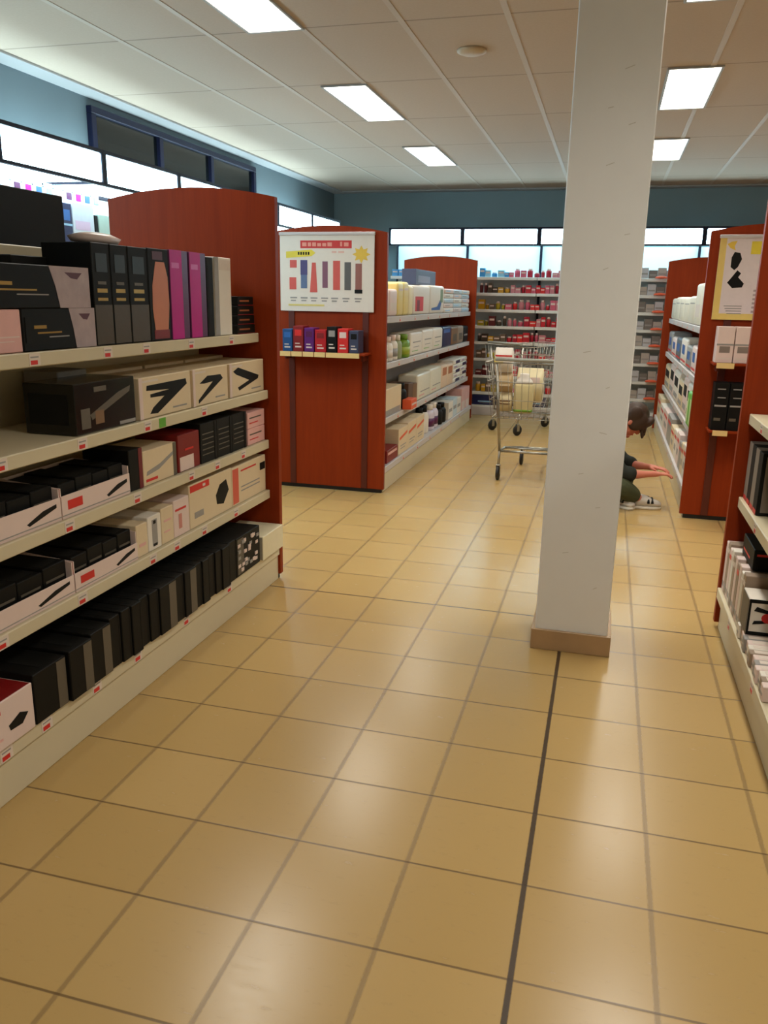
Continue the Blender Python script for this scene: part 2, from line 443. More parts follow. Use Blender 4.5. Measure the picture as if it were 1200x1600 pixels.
# ------------------------------------------------------------------ posters on the end panels
def poster(name, label, x0, x1, z0, z1, yf, items, border):
    e = empty(name, (x0, yf, z0)); tag(e, label, 'poster')
    w, h = x1-x0, z1-z0
    MB().use(WHITE).box(0, w, -.006, .0, 0, h, .001).build('sheet', e)
    MB().use(GREYM).box(-.004, w+.004, -.014, .004, h-.018, h+.004, .002).build('top_rail', e)
    b = MB(); k = 0
    for poly, m in border+items:
        k += 1
        b.use(m).prism([(u*w, -.0062, v*h) for u, v in poly], (0, -.0005-.00003*k, 0))
    b.build('printed_artwork', e)
    return e
def px(x0, x1, y0, y1): return R((x0-437)/149, (x1-437)/149, (487-y1)/122, (487-y0)/122)
it = []
hdr = M('poster_red', (200, 44, 40), .5)
it.append((px(470, 551, 377, 389), hdr))
for (a, b_, c, dd) in ((473, 480, 380, 386), (482, 487, 380, 386), (489, 495, 380, 386), (497, 503, 381, 386), (505, 511, 381, 386), (513, 520, 380, 386), (533, 536, 379, 386), (539, 546, 380, 386)):
    it.append((px(a, b_, c, dd), M('poster_pink', (226, 150, 130), .5)))
f = lambda x, y: ((x-437)/149, (487-y)/122)
it.append(([f(447, 404), f(447, 394), f(488, 391), f(494, 396), f(488, 401)], YEL))
for k in range(5): it.append((px(466+4*k, 468.5+4*k, 394.5, 399), BLACK2))
st = []
for k in range(16):
    a = 2*PI*k/16; r = 14 if k % 2 == 0 else 8.5
    st.append(f(566+r*math.cos(a), 398+r*math.sin(a)*.95))
it.append((st[::-1], M('poster_gold', (226, 190, 70), .5)))
mtu = {'r': M('poster_coral', (206, 86, 76), .5), 'n': M('poster_indigo', (72, 66, 118), .5), 'p': M('poster_plum', (126, 78, 98), .5), 'd': M('poster_charcoal', (92, 90, 88), .5), 'b': M('poster_rosewood', (146, 92, 82), .5), 's': M('poster_steel', (88, 108, 146), .5)}
for (a, b_, c, dd, k) in ((453, 464, 407, 419, 'r'), (452, 463, 434, 453, 'r'), (470, 481, 407, 430, 'n'), (470.5, 480.5, 430, 451, 's'), (505, 513.5, 409, 450, 'p'),
                          (522, 533, 408, 453, 'r'), (540, 550, 410, 453, 'd'), (557, 567, 412, 457, 'b')):
    it.append((px(a, b_, c, dd), mtu[k]))
it.append(([f(485, 457), f(497, 457), f(494.5, 411), f(488.5, 411)], mtu['r']))
it.append((px(556, 568, 452, 458), BLACK2))
for k, x in enumerate((453, 470, 486, 503, 519, 537, 556)):
    it.append((px(x, x+11, 465, 467.2), GREYP)); it.append((px(x+1, x+9, 469.5, 471.4), GREYP))
for (a, b_) in ((520, 527), (530, 539)): it.append((px(a, b_, 393, 396), M('poster_pale_rose', (222, 180, 166), .5)))
it.append((px(450, 508, 476, 479), M('poster_straw', (216, 200, 120), .5)))
poster('wall_poster', 'white poster of tall tubes under a red headline bar', -2.373, -1.625, 1.395, 1.966, 2.226, it, [])
# right hand poster, only its left part shows
f3 = lambda X, Z: ((X-.754)/.75, (Z-1.40)/.54)
bor = [(R(0, 1, 0, 1), M('poster_sand', (224, 196, 110), .5)), (R(.055, .945, .075, .97), M('poster_lilac_white', (220, 208, 208), .5))]
i3 = [([f3(.80, 1.885), f3(.825, 1.90), f3(.86, 1.905), f3(.845, 1.87), f3(.855, 1.845), f3(.82, 1.86)][::-1], M('poster_gold', (226, 190, 70), .5)),
      (R(.26, .44, .78, .93), YEL),
      ([f3(.835, 1.80), f3(.85, 1.835), f3(.885, 1.83), f3(.90, 1.79), f3(.88, 1.74), f3(.86, 1.72), f3(.835, 1.74)][::-1], BLACK2),
      ([f3(.825, 1.64), f3(.85, 1.675), f3(.88, 1.72), f3(.905, 1.70), f3(.89, 1.675), f3(.93, 1.635), f3(.92, 1.61), f3(.86, 1.605)][::-1], BLACK)]
for k in range(4): i3.append((R(.09+.01*k, .24, .16-.03*k, .172-.03*k), GREYP))
for k in range(6): i3.append((R(.32, .44, .34-.05*k, .365-.05*k), MAUVE))
i3 += [(R(.55, .85, .35, .70), M('poster_lilac', (190, 170, 180), .5)), (R(.5, .9, .80, .9), hdr)]
poster('wall_poster', 'yellow bordered poster of black styling tools on right end panel', .754, 1.504, 1.40, 1.94, 2.226, i3, bor)

# small wooden shelves with goods on the end panels
def ledge(label, x0, x1, z, labs, m=WOOD):
    e = empty('end_panel_shelf', (x0, 2.23, z)); tag(e, label, 'shelf')
    w = x1-x0
    MB().use(m).box(0, w, -.19, 0, -.016, 0, .002).build('board', e)
    for s in (.03, w-.045): MB().use(RAILW).box(s, s+.015, -.12, 0, -.06, -.016).build('bracket', e)
    for a, b_ in labs:
        MB().use(KRAFT).box(a-x0, b_-x0, -.194, -.19, -.034, .002, .0005).build('price_label', e)
    return e
ledge('wooden ledge under the illustrated white poster, row of cream price labels', -2.33, -1.64, 1.097, [(-2.31+.092*k, -2.225+.092*k) for k in range(4)]+[(-1.942, -1.68)])
cols = [('blue', M('poster_blue_box', (24, 74, 128), .4), BLUE), ('dark red', DRED, RED), ('purple', M('violet_box', (88, 22, 108), .4), PURP), ('red', M('crimson_box', (176, 22, 30), .4), DRED),
        ('black', BLACK, GREYP), ('bright red', RED, PINKW), ('slate blue', M('slate_box', (58, 66, 92), .4), BLACK)]
xs = [-2.30, -2.215, -2.125, -2.04, -1.945, -1.86, -1.77, -1.69]
for k, (nm, m, m2) in enumerate(cols):
    h = .165+.012*((k*5) % 3)
    pack('toothpaste_carton', '%s carton on the wooden ledge under the white poster' % nm, 'carton', (xs[k]+.004, xs[k+1]-.004), (2.06, 2.19), (1.097, 1.097+h), m,
         [('S', R(.18, .82, .62, .86), m2), ('S', R(.2, .8, .16, .22), PAPER), ('S', R(.2, .65, .3, .34), PAPER)], 'cartons under the white poster')
ledge('upper wooden ledge on right end panel carrying white boxes', .78, 1.40, 1.122, [(.80, .91)])
ledge('lower wooden ledge on right end panel carrying black boxes', .80, 1.40, .672, [(.825, .92)])
for k in range(3):
    x = .79+.112*k
    pack('styling_tool_box', 'tall white box on upper ledge of right end panel, %s from left' % ORD[k], 'box', (x, x+.106), (2.07, 2.2), (1.122, 1.357), PINKW,
         [('S', R(.0, 1, .48, .53), GREYP), ('S', R(.18, .8, .28, .46), M('warm_grey_print', (132, 120, 112), .5)), ('S', R(.1, .9, .1, .14), PAPER)], 'white boxes on right end panel')
for k in range(3):
    x = .812+.098*k
    pack('styling_tool_box', 'tall black box on lower ledge of right end panel, %s from left' % ORD[k], 'box', (x, x+.093), (2.07, 2.2), (.672, .99), BLACK,
         [('S', R(.1, .9, .50, .535), GREYP), ('S', R(.25, .8, .68, .70), GREYP), ('S', R(.2, .75, .86, .88), GREYP), ('S', R(.15, .6, .2, .26), EDGE)], 'black boxes on right end panel')

# ------------------------------------------------------------------ goods on the near left shelves (fronts face +X)
NL = 'near left unit'
gp = 'goods on the near left shelves'
z = 1.317; F = -1.655
pack('gift_box', 'pale pink box at left photo edge on the top left shelf', 'box', (F-.12, F), (-1.86, -1.612), (z, z+.129), PINK, [('E', R(.35, .95, .35, .38), PINKW), ('E', R(.45, .85, .25, .27), PINKW)], gp)
def gold_box(lab, y0, y1, z0, z1):
    rn = random.Random(y0*100+z0)
    pr = [('E', [(.70, 0), (1, 0), (1, 1), (.62, 1), (.67, .5)], MAUVE), ('E', [(.76, .86), (.93, .86), (.88, .7), (.82, .72)], M('plum_print', (86, 46, 60), .5))]
    pr += [('E', R(.14, .30, .52, .60), GOLD), ('E', R(.18, .5, .40, .44), GOLD), ('E', R(.33, .6, .30, .33), GREYP), ('E', R(.03, .1, .2, .8), BLACK2)]
    return pack('perfume_gift_box', lab, 'box', (F-.16, F), (y0, y1), (z0, z1), BLACK, pr, gp)
gold_box('lower black gift box with grey flower end, top left shelf', -1.606, -1.232, z, z+.131)
gold_box('upper black gift box with grey flower end, stacked on its twin', -1.80, -1.25, z+.132, z+.264)
pack('gift_box', 'black box lying on the grey flower boxes behind the front row', 'box', (F-.305, F-.17), (-1.42, -1.24), (z, z+.30), BLACK2, (), gp)
for k, (a, b_) in enumerate(((-1.226, -1.116), (-1.112, -1.003), (-.999, -.868))):
    pack('hair_colour_box', 'tall black box with bronze lower half on the top left shelf, %s from left' % ORD[k], 'box', (F-.20, F), (a, b_), (z, z+.352), BLACK2,
         [('E', R(.03, .97, .01, .40), BROWNC), ('E', R(.2, .75, .52, .56), GOLD), ('E', R(.2, .75, .44, .47), GOLD), ('E', R(.25, .7, .60, .63), EDGE), ('E', R(.2, .8, .72, .9), M('slate_print', (44, 52, 58), .5)), ('E', R(.985, 1, 0, 1), BLACK)], gp)
pack('hair_colour_box', 'tall dark box with skin toned figure print on top left shelf', 'box', (F-.20, F), (-.862, -.708), (z, z+.355), BLACK2,
     [('E', [(.2, .12), (.85, .12), (.95, .4), (.92, .7), (.78, .86), (.35, .86), (.15, .6), (.12, .35)], SKIN), ('E', R(.15, .9, .02, .12), DRED), ('E', R(.2, .7, .88, .97), M('plum_print', (86, 46, 60), .5))], gp)
for k, (a, b_) in enumerate(((-.700, -.548), (-.536, -.386))):
    pack('gift_box', 'tall magenta box beside %s on the top left shelf' % ('the skin toned figure box' if k == 0 else 'a slim black box'), 'box', (F-.18, F), (a, b_), (z, z+.358), PURP,
         [('E', R(.02, .66, 0, 1), MAG), ('E', R(.1, .5, .8, .86), M('pale_magenta_print', (206, 90, 176), .4))], gp)
pack('gift_box', 'slim black box between magenta and white boxes, top left shelf', 'box', (F-.18, F), (-.380, -.318), (z, z+.345), BLACK2, [('E', R(.2, .8, .1, .9), BLACK)], gp)
pack('gift_box', 'tall plain white box near end panel on top left shelf', 'box', (F-.18, F), (-.305, -.135), (z, z+.350), WHITE, [('E', R(0, .25, 0, 1), GREYP), ('E', R(.3, .95, .84, .97), PAPER)], gp)
for k in range(4):
    pack('cosmetic_carton', 'flat black carton by the end panel on top left shelf, %s from below' % ORD[k], 'carton', (F-.12, F+.01), (-.098+.004*k, .105-.005*k), (z+.045*k, z+.045*k+.043), BLACK,
         [('E', R(.1, .7, .42, .6), M('copper_print', (150, 86, 50), .45)), ('E', R(0, 1, .0, .08), DRED)], gp)
b = MB().use(M('white_plastic_film', (226, 206, 200), .3)); b.lathe([(.02, 0), (.075, .008), (.085, .025), (.05, .04), (.01, .045)], sx=.8, sy=1.6, n=16)
tag(b.build('plastic_bag', None, (F-.10, -1.05, z+.353)), 'crumpled pinkish white film bag lying on the tall black boxes', 'bag', gp)
pack('appliance_box', 'large black box on the far side, rising above the shelf back', 'box', (-2.345, -2.06), (-1.30, -.80), (1.318, 1.87), M('green_black_card', (9, 14, 14), .55, spec=.2), [('E', R(.05, .95, .04, .06), BLACK2)])

z = 1.03; F = -1.605
pack('hair_styler_box', 'long black glossy box beside the empty part of the second left shelf', 'box', (F-.20, F), (-1.450, -1.088), (z, z+.172), M('glossy_black_card', (16, 16, 16), .2),
     [('E', [(.25, .25), (.9, .7), (.92, .82), (.7, .72), (.22, .36)], EDGE), ('E', R(.08, .22, .1, .5), EDGE), ('E', R(.3, .44, .15, .42), BROWN), ('E', R(.3, .5, .8, .9), EDGE), ('E', R(.7, .98, .03, .10), GREYP), ('S', R(.1, .85, .2, .8), BLACK2)], gp)
pack('hair_styler_box', 'grey flat box pushed behind the black box, second left shelf', 'box', (F-.355, F-.21), (-1.25, -1.075), (z, z+.19), GREYP, (), gp)
for k, (a, b_) in enumerate(((-1.060, -.660), (-.640, -.305), (-.285, .108))):
    V1 = [([(.14, .80), (.90, .82), (.92, .68), (.32, .08), (.18, .10), (.24, .24), (.46, .48), (.20, .50), (.20, .58), (.56, .62), (.13, .68)])]
    V2 = [([(.18, .60), (.40, .78), (.78, .76), (.85, .64), (.22, .12), (.14, .06), (.14, .16), (.55, .60), (.30, .58)])]
    V3 = [([(.10, .76), (.24, .86), (.84, .52), (.82, .42), (.26, .16), (.22, .26), (.55, .42), (.18, .66)])]
    poly = (V1, V2, V3)[k][0]
    pack('hair_straightener_box', 'cream box with black V shaped straightener print, %s' % ('beside the black box' if k == 0 else 'middle of the three' if k == 1 else 'next to the end panel'), 'box', (F-.22, F), (a, b_), (z, z+.158), CREAMC,
         [('E', poly[::-1], BLACK), ('E', R(.05, .35, .88, .93), PAPER), ('E', R(.0, .06, 0, 1), PINKW), ('E', R(.62, .9, .12, .16), GREYP)], gp)
    pack('hair_straightener_box', 'cream box stacked flat behind the straightener boxes, %s from left' % ORD[k], 'box', (F-.355, F-.225), (a, b_), (z, z+.17), CREAMC, (), gp)

def tray(lab, y0, y1, z, hf, hs, m=PINKW, depth=.24, F=-1.60):
    """open white display tray: low front, high back, sloping sides"""
    e = empty('display_tray', (F-depth/2, (y0+y1)/2, z)); tag(e, lab, 'display tray', 'cardboard display trays on the near left shelves')
    w = (y1-y0)/2; hd = depth/2; t = .004
    b = MB().use(m); b.box(-hd, hd, -w, w, .0005, t); b.build('tray_floor', e)
    fp = MB().use(m); fp.box(hd-t, hd, -w, w, t, hf, .001)
    fp.build('front_wall', e)
    pr = MB(); pr.use(RED).box(hd+.0002, hd+.0008, -w*.85, -w*.45, hf*.35, hf*.75)
    pr.use(BLACK2).prism([(hd+.0002, w*.30, hf*.25), (hd+.0002, w*.9, hf*.62), (hd+.0002, w*.9, hf*.78), (hd+.0002, w*.6, hf*.68), (hd+.0002, w*.25, hf*.36)], (.0006, 0, 0))
    pr.use(GREYP).box(hd+.0002, hd+.0006, -w, w, hf*.12, hf*.17); pr.build('printed_panel', e)
    for s in (-1, 1):
        c = MB().use(m); ys = sorted((s*w, s*(w-t)))
        c.prism([(hd-t, ys[0], t), (hd-t, ys[0], hs), (-hd, ys[0], hs*1.15), (-hd, ys[0], t)], (0, t, 0)); c.build('side_wall', e)
        if s == 1: 
            q = MB().use(PINK); q.prism([(hd-.03, -w+.0002, hf), (hd-t, -w+.0002, hf*.9), (hd-t, -w+.0002, hs), (hd-.03, -w+.0002, hs)], (0, -.0006, 0)); q.build('pink_corner', e)
    k = MB().use(m).box(-hd, -hd+t, -w+t, w-t, t, hs*1.15).build('back_wall', e)
    return e
def fill(tr, y0, y1, z, n, h, F=-1.60, depth=.24):
    dy = (y1-y0-.02)/n
    for k in range(n):
        a = y0+.01+dy*k
        pack('styling_brush_box', 'black box inside the %s, %s from left' % (tr, ORD[k]), 'box', (F-depth+.012, F-.02), (a+.002, a+dy-.002), (z+.0045, z+h+.006*(k % 2)), BLACK,
             [('E', R(.1, .9, .55, .62), EDGE), ('T', R(.55, .9, .1, .9), BLACK2)], 'black boxes in the display trays')
z = .77
for (y0, y1, nm) in ((-2.02, -1.572, 'left white display tray on the third left shelf'), (-1.566, -1.165, 'right white display tray on the third left shelf')):
    tray(nm, y0, y1, z, .078, .105); fill(nm, y0, y1, z, 4, .112)
F = -1.605
pack('hair_styler_box', 'upright black box right of display trays, third left shelf', 'box', (F-.2, F), (-1.156, -1.066), (z, z+.158), BLACK, [('E', R(.72, 1, 0, 1), M('wine_print', (110, 26, 34), .5))], gp)
pack('hair_styler_box', 'white box with grey curved tool print on third left shelf', 'box', (F-.2, F), (-1.060, -.808), (z, z+.138), CREAMC,
     [('E', [(.08, .28), (.45, .36), (.98, .70), (.98, .80), (.5, .52), (.1, .40)], GREYP), ('E', R(.06, .4, .1, .18), RED), ('E', R(.9, 1, 0, 1), EDGE)], gp)
pack('hair_styler_box', 'dark red box on the third left shelf with white panel', 'box', (F-.2, F), (-.790, -.604), (z, z+.158), DRED, [('E', R(.06, .7, .02, .40), PINKW), ('E', R(.3, .7, .55, .6), RED)], gp)
for k in range(3):
    a = -.592+.159*k
    pack('hair_styler_box', 'tall charcoal box with fine grey lines, third left shelf, %s from left' % ORD[k], 'box', (F-.2, F), (a, a+.154), (z, z+.178), BLACK2,
         [('E', R(.1, .8, .2+.13*j, .225+.13*j), EDGE) for j in range(5)]+[('E', R(.85, 1, 0, 1), BLACK)], gp)
for k in range(2):
    pack('hair_brush_box', 'pinkish box in a stack by the end panel, third left shelf, %s' % ('lower' if k == 0 else 'upper'), 'box', (F-.2, F), (-.098, .108), (z+.083*k, z+.083*k+.081), PINK,
         [('E', R(.1, .8, .6, .68), EDGE), ('E', R(.1, .6, .3, .36), RED)], gp)
z = .50
for (y0, y1, nm) in ((-2.04, -1.536, 'left white display tray on the fourth left shelf'), (-1.530, -1.142, 'right white display tray on the fourth left shelf')):
    tray(nm, y0, y1, z, .068, .112); fill(nm, y0, y1, z, 4, .118)
brow = [(-1.138, -1.058, .130, CREAMC, 'white carton beside the fourth shelf display tray', [('E', R(.2, .8, .3, .4), PINK)]),
        (-1.054, -.956, .142, WHITE, 'white carton with dark tool picture, fourth left shelf', [('E', R(.3, .7, .12, .88), GREYP), ('E', R(.4, .6, .75, .85), BLACK2), ('E', R(.35, .65, .1, .18), BLACK2)]),
        (-.952, -.856, .152, CREAMC, 'cream carton with faint pink lines, fourth left shelf', [('E', R(.2, .8, .6, .66), PINK), ('E', R(.2, .7, .3, .35), PINK)]),
        (-.852, -.720, .160, PINKW, 'pinkish carton left of the red label box, fourth left shelf', [('E', R(.1, .8, .7, .76), RED), ('E', R(.3, .5, .2, .6), M('rose_print', (200, 130, 120), .5))])]
for (a, b_, h, m, lab, pr) in brow: pack('hair_care_carton', lab, 'carton', (F-.2, F), (a, b_), (z, z+h), m, pr, gp)
pack('hair_brush_box', 'wide cream box with red corner label and black brush print', 'box', (F-.22, F), (-.715, -.300), (z, z+.198), CREAMC,
     [('E', R(.02, .45, .82, .97), RED), ('E', R(.30, .36, .86, .92), PAPER), ('E', [(.62, .28), (.78, .22), (.92, .5), (.86, .78), (.70, .72), (.6, .5)], BLACK2), ('E', R(.1, .3, .2, .34), GREYP)], gp)
pack('hair_dryer_box', 'large cream box with red vertical band by the end panel', 'box', (F-.24, F), (-.295, .108), (z, z+.192), CREAMC,
     [('E', R(.02, .18, .05, .95), M('coral_print', (212, 92, 72), .5)), ('E', R(.25, .7, .82, .86), RED), ('E', R(.82, .98, .62, .82), BLACK2), ('E', R(.25, .8, .4, .43), GREYP), ('E', R(.25, .8, .3, .33), GREYP)], gp)
for k in range(3):
    pack('hair_care_carton', 'dark carton in the rear row of fourth left shelf, %s from left' % ORD[k], 'carton', (-1.955, -1.83), (-1.12+.2*k, -.93+.2*k), (z, z+.20), BLACK, [('E', R(.1, .9, .8, .9), EDGE)], gp)
z = .19; F = -1.525
pack('hair_dryer_box', 'white box with red top at left edge of bottom left shelf', 'box', (F-.22, F), (-2.16, -1.878), (z, z+.15), PINKW,
     [('T', R(.02, .98, .02, .98), DRED), ('T', R(.4, .7, .2, .8), ORANGE), ('E', R(.1, .5, .75, .83), RED), ('E', [(.62, .3), (.8, .28), (.9, .45), (.78, .55), (.6, .42)], BLACK2), ('E', R(.1, .5, .2, .25), PINK)], gp)
ed = [-1.872, -1.757, -1.709, -1.632, -1.584, -1.513, -1.465, -1.400, -1.340, -1.275, -1.210, -1.144, -1.072, -1.015, -.947, -.90, -.846, -.79, -.727, -.66, -.602, -.52, -.44]
n = 0
for k in range(len(ed)-1):
    a, b_ = ed[k], ed[k+1]
    grey = k in (1, 3, 5, 12, 15)
    if grey: continue
    n += 1
    g_ = 1 if (k+1) in (1, 3, 5, 12, 15) else 0
    e_ = ed[k+2] if g_ else b_
    fr = (b_-a)/(e_-a)
    pr = [('E', R(fr*.98, .97, .01, .97), EDGE)] if g_ else [('E', R(.86, .97, .02, .96), BLACK2)]
    pr.append(('T', R(.1, .9, .35, .5), BLACK2))
    pack('hair_clipper_box', 'black upright box in the bottom left shelf row, %s from left' % ORD[n-1], 'box', (F-.22, F+.006*((k*7) % 3)), (a, e_-.003), (z, z+.168+.030*min(1, k/7)), BLACK, pr, 'row of black boxes on the bottom left shelf')
pr = [('E', R(.05, .3, .05, .95), EDGE)]
rn = random.Random(5)
for k in range(26):
    u, v = rn.uniform(.05, .85), rn.uniform(.05, .85); pr.append(('E', R(u, u+.1, v, v+.08), PINKW if k % 3 else GREYP))
pack('hair_clipper_box', 'black box with scattered white pattern near bottom shelf end', 'box', (F-.22, F), (-.436, -.165), (z, z+.194), BLACK, pr, gp)
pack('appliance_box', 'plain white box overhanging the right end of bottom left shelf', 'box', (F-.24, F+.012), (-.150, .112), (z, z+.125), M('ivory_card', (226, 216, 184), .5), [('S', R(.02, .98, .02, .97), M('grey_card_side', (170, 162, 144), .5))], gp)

# ------------------------------------------------------------------ goods on the far left shelves
gf = 'goods on the far left shelves'
F = -1.605
def many(name, lab, cat, ys, h, z, body, pr=(), grp=gf, Fx=None, dep=.2, side='E', gap=.006):
    """one carton per interval of ys; lab holds %s for its place"""
    for k in range(len(ys)-1):
        a, b_ = ys[k], ys[k+1]
        x = (Fx-dep, Fx) if side == 'E' else (Fx, Fx+dep)
        m = body[k % len(body)] if isinstance(body, (list, tuple)) else body
        hh = h[k % len(h)] if isinstance(h, (list, tuple)) else h
        pack(name, lab % ORD[k] if '%s' in lab else lab, cat, x, (a+gap/2, b_-gap/2), (z, z+hh), m, [(p[0] if p[0] == 'T' else side, p[1], p[2]) for p in pr], grp)
z = 1.36
many('tissue_pack', 'white pack at the front of far left top shelf, %s from the camera', 'pack', [2.36, 2.60, 2.86], [.205, .212], z, PINKW, [('E', R(.1, .9, .2, .5), PAPER)], Fx=F)
many('tissue_pack', 'pale yellow pack on far left top shelf, %s from the camera', 'pack', [2.87, 3.06, 3.25], [.268, .276], z, LYEL, [('E', R(.1, .9, .75, .82), PAPER)], Fx=F)
many('tissue_pack', 'cream pack before the red block pack, far left top shelf', 'pack', [3.26, 3.42], .25, z, M('cream_pack', (232, 220, 180), .45), [], Fx=F)
many('nappy_pack', 'large white pack with red block on far left top shelf', 'pack', [3.43, 4.12], .258, z, WHITE, [('E', R(.02, .58, .02, .62), RED), ('E', R(.2, .36, .1, .5), DRED)], Fx=F)
many('nappy_pack', 'white pack with blue and green edges on far left top shelf', 'pack', [4.13, 4.82], .27, z, WHITE, [('E', [(.02, .03), (.7, .1), (.95, .6), (.8, .6), (.5, .25), (.02, .2)], BLUE), ('E', R(.72, .98, .4, .95), M('sage_print', (128, 150, 116), .5))], Fx=F)
for c in range(3):
    for k in range(5):
        pack('wipes_pack', 'flat white pack in the %s stack of far left top shelf, %s from below' % (ORD[c], ORD[k]), 'pack', (F-.2, F-.004*(k % 2)), (4.86+.53*c, 5.37+.53*c), (z+.05*k, z+.05*k+.0485), (WHITE, PINKW, M('bluish_white_pack', (196, 210, 216), .45))[(c+k) % 3],
             [('E', R(.1, .6, .4, .6), GREYP if (k+c) % 2 else LBLUE)], 'stacked white packs on the far left shelf')
pack('storage_box', 'dark blue grey box lying on the white packs, far left', 'box', (-1.86, -1.72), (4.0, 4.9), (1.632, 1.775), M('blue_grey_card', (70, 74, 98), .5), [('E', R(.1, .7, .15, .6), M('pale_slate_print', (120, 120, 140), .5))], gf)
z = 1.0
for k in range(4):
    bottle('shampoo_bottle', 'white bottle on second far left shelf, %s from the camera' % ORD[k], 'bottle', (F-.05, 2.42+.16*k, z), .066, .195+.01*(k % 2), WHITE, PINKW, 'white bottles on the far left shelf', labelm=GREYP if k % 2 else PAPER)
bottle('shampoo_bottle', 'pale green topped bottle before the green one, far left', 'bottle', (F-.05, 3.06, z), .062, .2, M('sage_plastic', (150, 160, 120), .4), WHITE, gf)
bottle('shampoo_bottle', 'leaf green bottle on second far left shelf', 'bottle', (F-.04, 3.24, z), .085, .20, GREEN, GREEN, gf, labelm=M('lime_label', (160, 180, 60), .4))
many('cotton_pack', 'white lettered pack on second far left shelf, %s from the green bottle', 'pack', [3.37, 3.86, 4.34, 4.82], [.205, .215, .215], z, WHITE, [('E', R(.15, .8, .55, .6), GREYP), ('E', R(.2, .7, .35, .38), GREYP), ('E', R(.1, .6, .18, .21), BGREEN)], Fx=F)
many('nappy_pack', 'navy pack on second far left shelf', 'pack', [4.83, 5.32], .215, z, NAVYC, [('E', R(.1, .8, .7, .95), BLUE)], Fx=F)
many('nappy_pack', 'brown pack on second far left shelf, %s after the navy pack', 'pack', [5.34, 5.72, 6.10], .2, z, [BROWN, M('taupe_card', (150, 130, 112), .5)], [('E', R(.2, .8, .2, .6), EDGE)], Fx=F)
many('nappy_pack', 'dark pack at the far end of second far left shelf', 'pack', [6.12, 6.45], .19, z, BLACK2, [('E', R(.1, .8, .4, .5), GREYP)], Fx=F)
z = .56
many('wipes_box', 'cream box at the near end of third far left shelf', 'box', [2.40, 3.06], .225, z, CREAMC, [('E', R(.05, .95, .0, .22), GREYP)], Fx=F)
bottle('shampoo_bottle', 'black bottle on third far left shelf beside cream box', 'bottle', (F-.04, 3.19, z), .075, .22, BLACK, BLACK, gf)
many('soap_box', 'small orange box in front of the black bottle, far left', 'box', [3.08, 3.30], .085, z, ORANGE, [('E', R(.1, .9, .4, .6), PINKW)], Fx=F+.085, dep=.08)
many('soap_box', 'dark brown carton on third far left shelf, %s from camera', 'carton', [3.32, 3.50, 3.67], [.2, .18], z, [M('umber_card', (96, 70, 54), .5), BROWN], [('E', R(.1, .9, .05, .2), ORANGE)], Fx=F)
many('nappy_pack', 'big white pack on third far left shelf, %s after brown cartons', 'pack', [3.70, 4.27, 4.83], [.245, .255], z, M('white_pack_film', (222, 218, 200), .35), [('E', R(.2, .9, .30, .34), GREYP), ('E', R(.1, .5, .15, .2), PINK)], Fx=F)
many('nappy_pack', 'white and orange pack on third far left shelf, %s of two', 'pack', [4.85, 5.18, 5.52], [.25, .24], z, M('peach_pack', (222, 196, 170), .45), [('E', R(.1, .8, .55, .9), M('rust_print', (176, 112, 76), .5))], Fx=F)
for c in range(2):
    for k in range(5):
        pack('wipes_pack', 'flat white and navy pack, %s stack on third far left shelf, %s from below' % (ORD[c], ORD[k]), 'pack', (F-.2, F), (5.54+.46*c, 5.98+.46*c), (z+.052*k, z+.052*k+.05), WHITE,
             [('E', R(.3, .95, .1, .8), NAVYC)] if k % 2 == c else [('E', R(.1, .5, .3, .6), M('lilac_print', (170, 150, 180), .5))], 'stacked white and navy packs on the far left shelf')
z = .20; F2 = -1.555
many('soap_box', 'dark red box at the near end of bottom far left shelf', 'box', [2.42, 2.78], .105, z, DRED, [('E', R(.1, .9, .6, .8), PINK)], Fx=F2)
many('detergent_box', 'cream box with orange stripe, bottom far left shelf, %s from camera', 'box', [2.80, 3.13, 3.47, 3.80], [.225, .235, .235], z, CREAMC, [('E', [(.1, .55), (.95, .70), (.95, .80), (.1, .66)], ORANGE), ('E', R(.2, .8, .3, .34), GREYP), ('E', R(.2, .7, .2, .23), GREYP)], Fx=F2)
for k in range(2): bottle('cleaner_bottle', 'white bottle with black cap on bottom far left shelf, %s from camera' % ORD[k], 'bottle', (F2-.08, 3.92+.18*k, z), .08, .27, WHITE, BLACK, gf)
for k in range(2): bottle('cleaner_bottle', 'white bottle with purple label on bottom far left shelf, %s from camera' % ORD[k], 'bottle', (F2-.07, 4.32+.19*k, z), .085, .26, M('lilac_white_plastic', (210, 200, 214), .4), WHITE, gf, labelm=PURP)
for k in range(2): bottle('cleaner_bottle', 'black bottle on bottom far left shelf, %s from camera' % ORD[k], 'bottle', (F2-.06, 4.72+.19*k, z), .08, .21, BLACK2, BLACK, gf)
many('detergent_box', 'white box on bottom far left shelf, %s after the black bottles', 'box', [5.05, 5.32, 5.58, 5.85], [.19, .2, .18], z, [WHITE, M('bluish_white_pack', (196, 210, 216), .45)], [('E', R(.1, .8, .4, .6), GREYP)], Fx=F2)
many('detergent_box', 'pinkish box at the far end of bottom far left shelf, %s of two', 'box', [5.87, 6.15, 6.44], [.26, .25], z, PINK, [('E', R(.1, .9, .0, .4), PINKW)], Fx=F2)

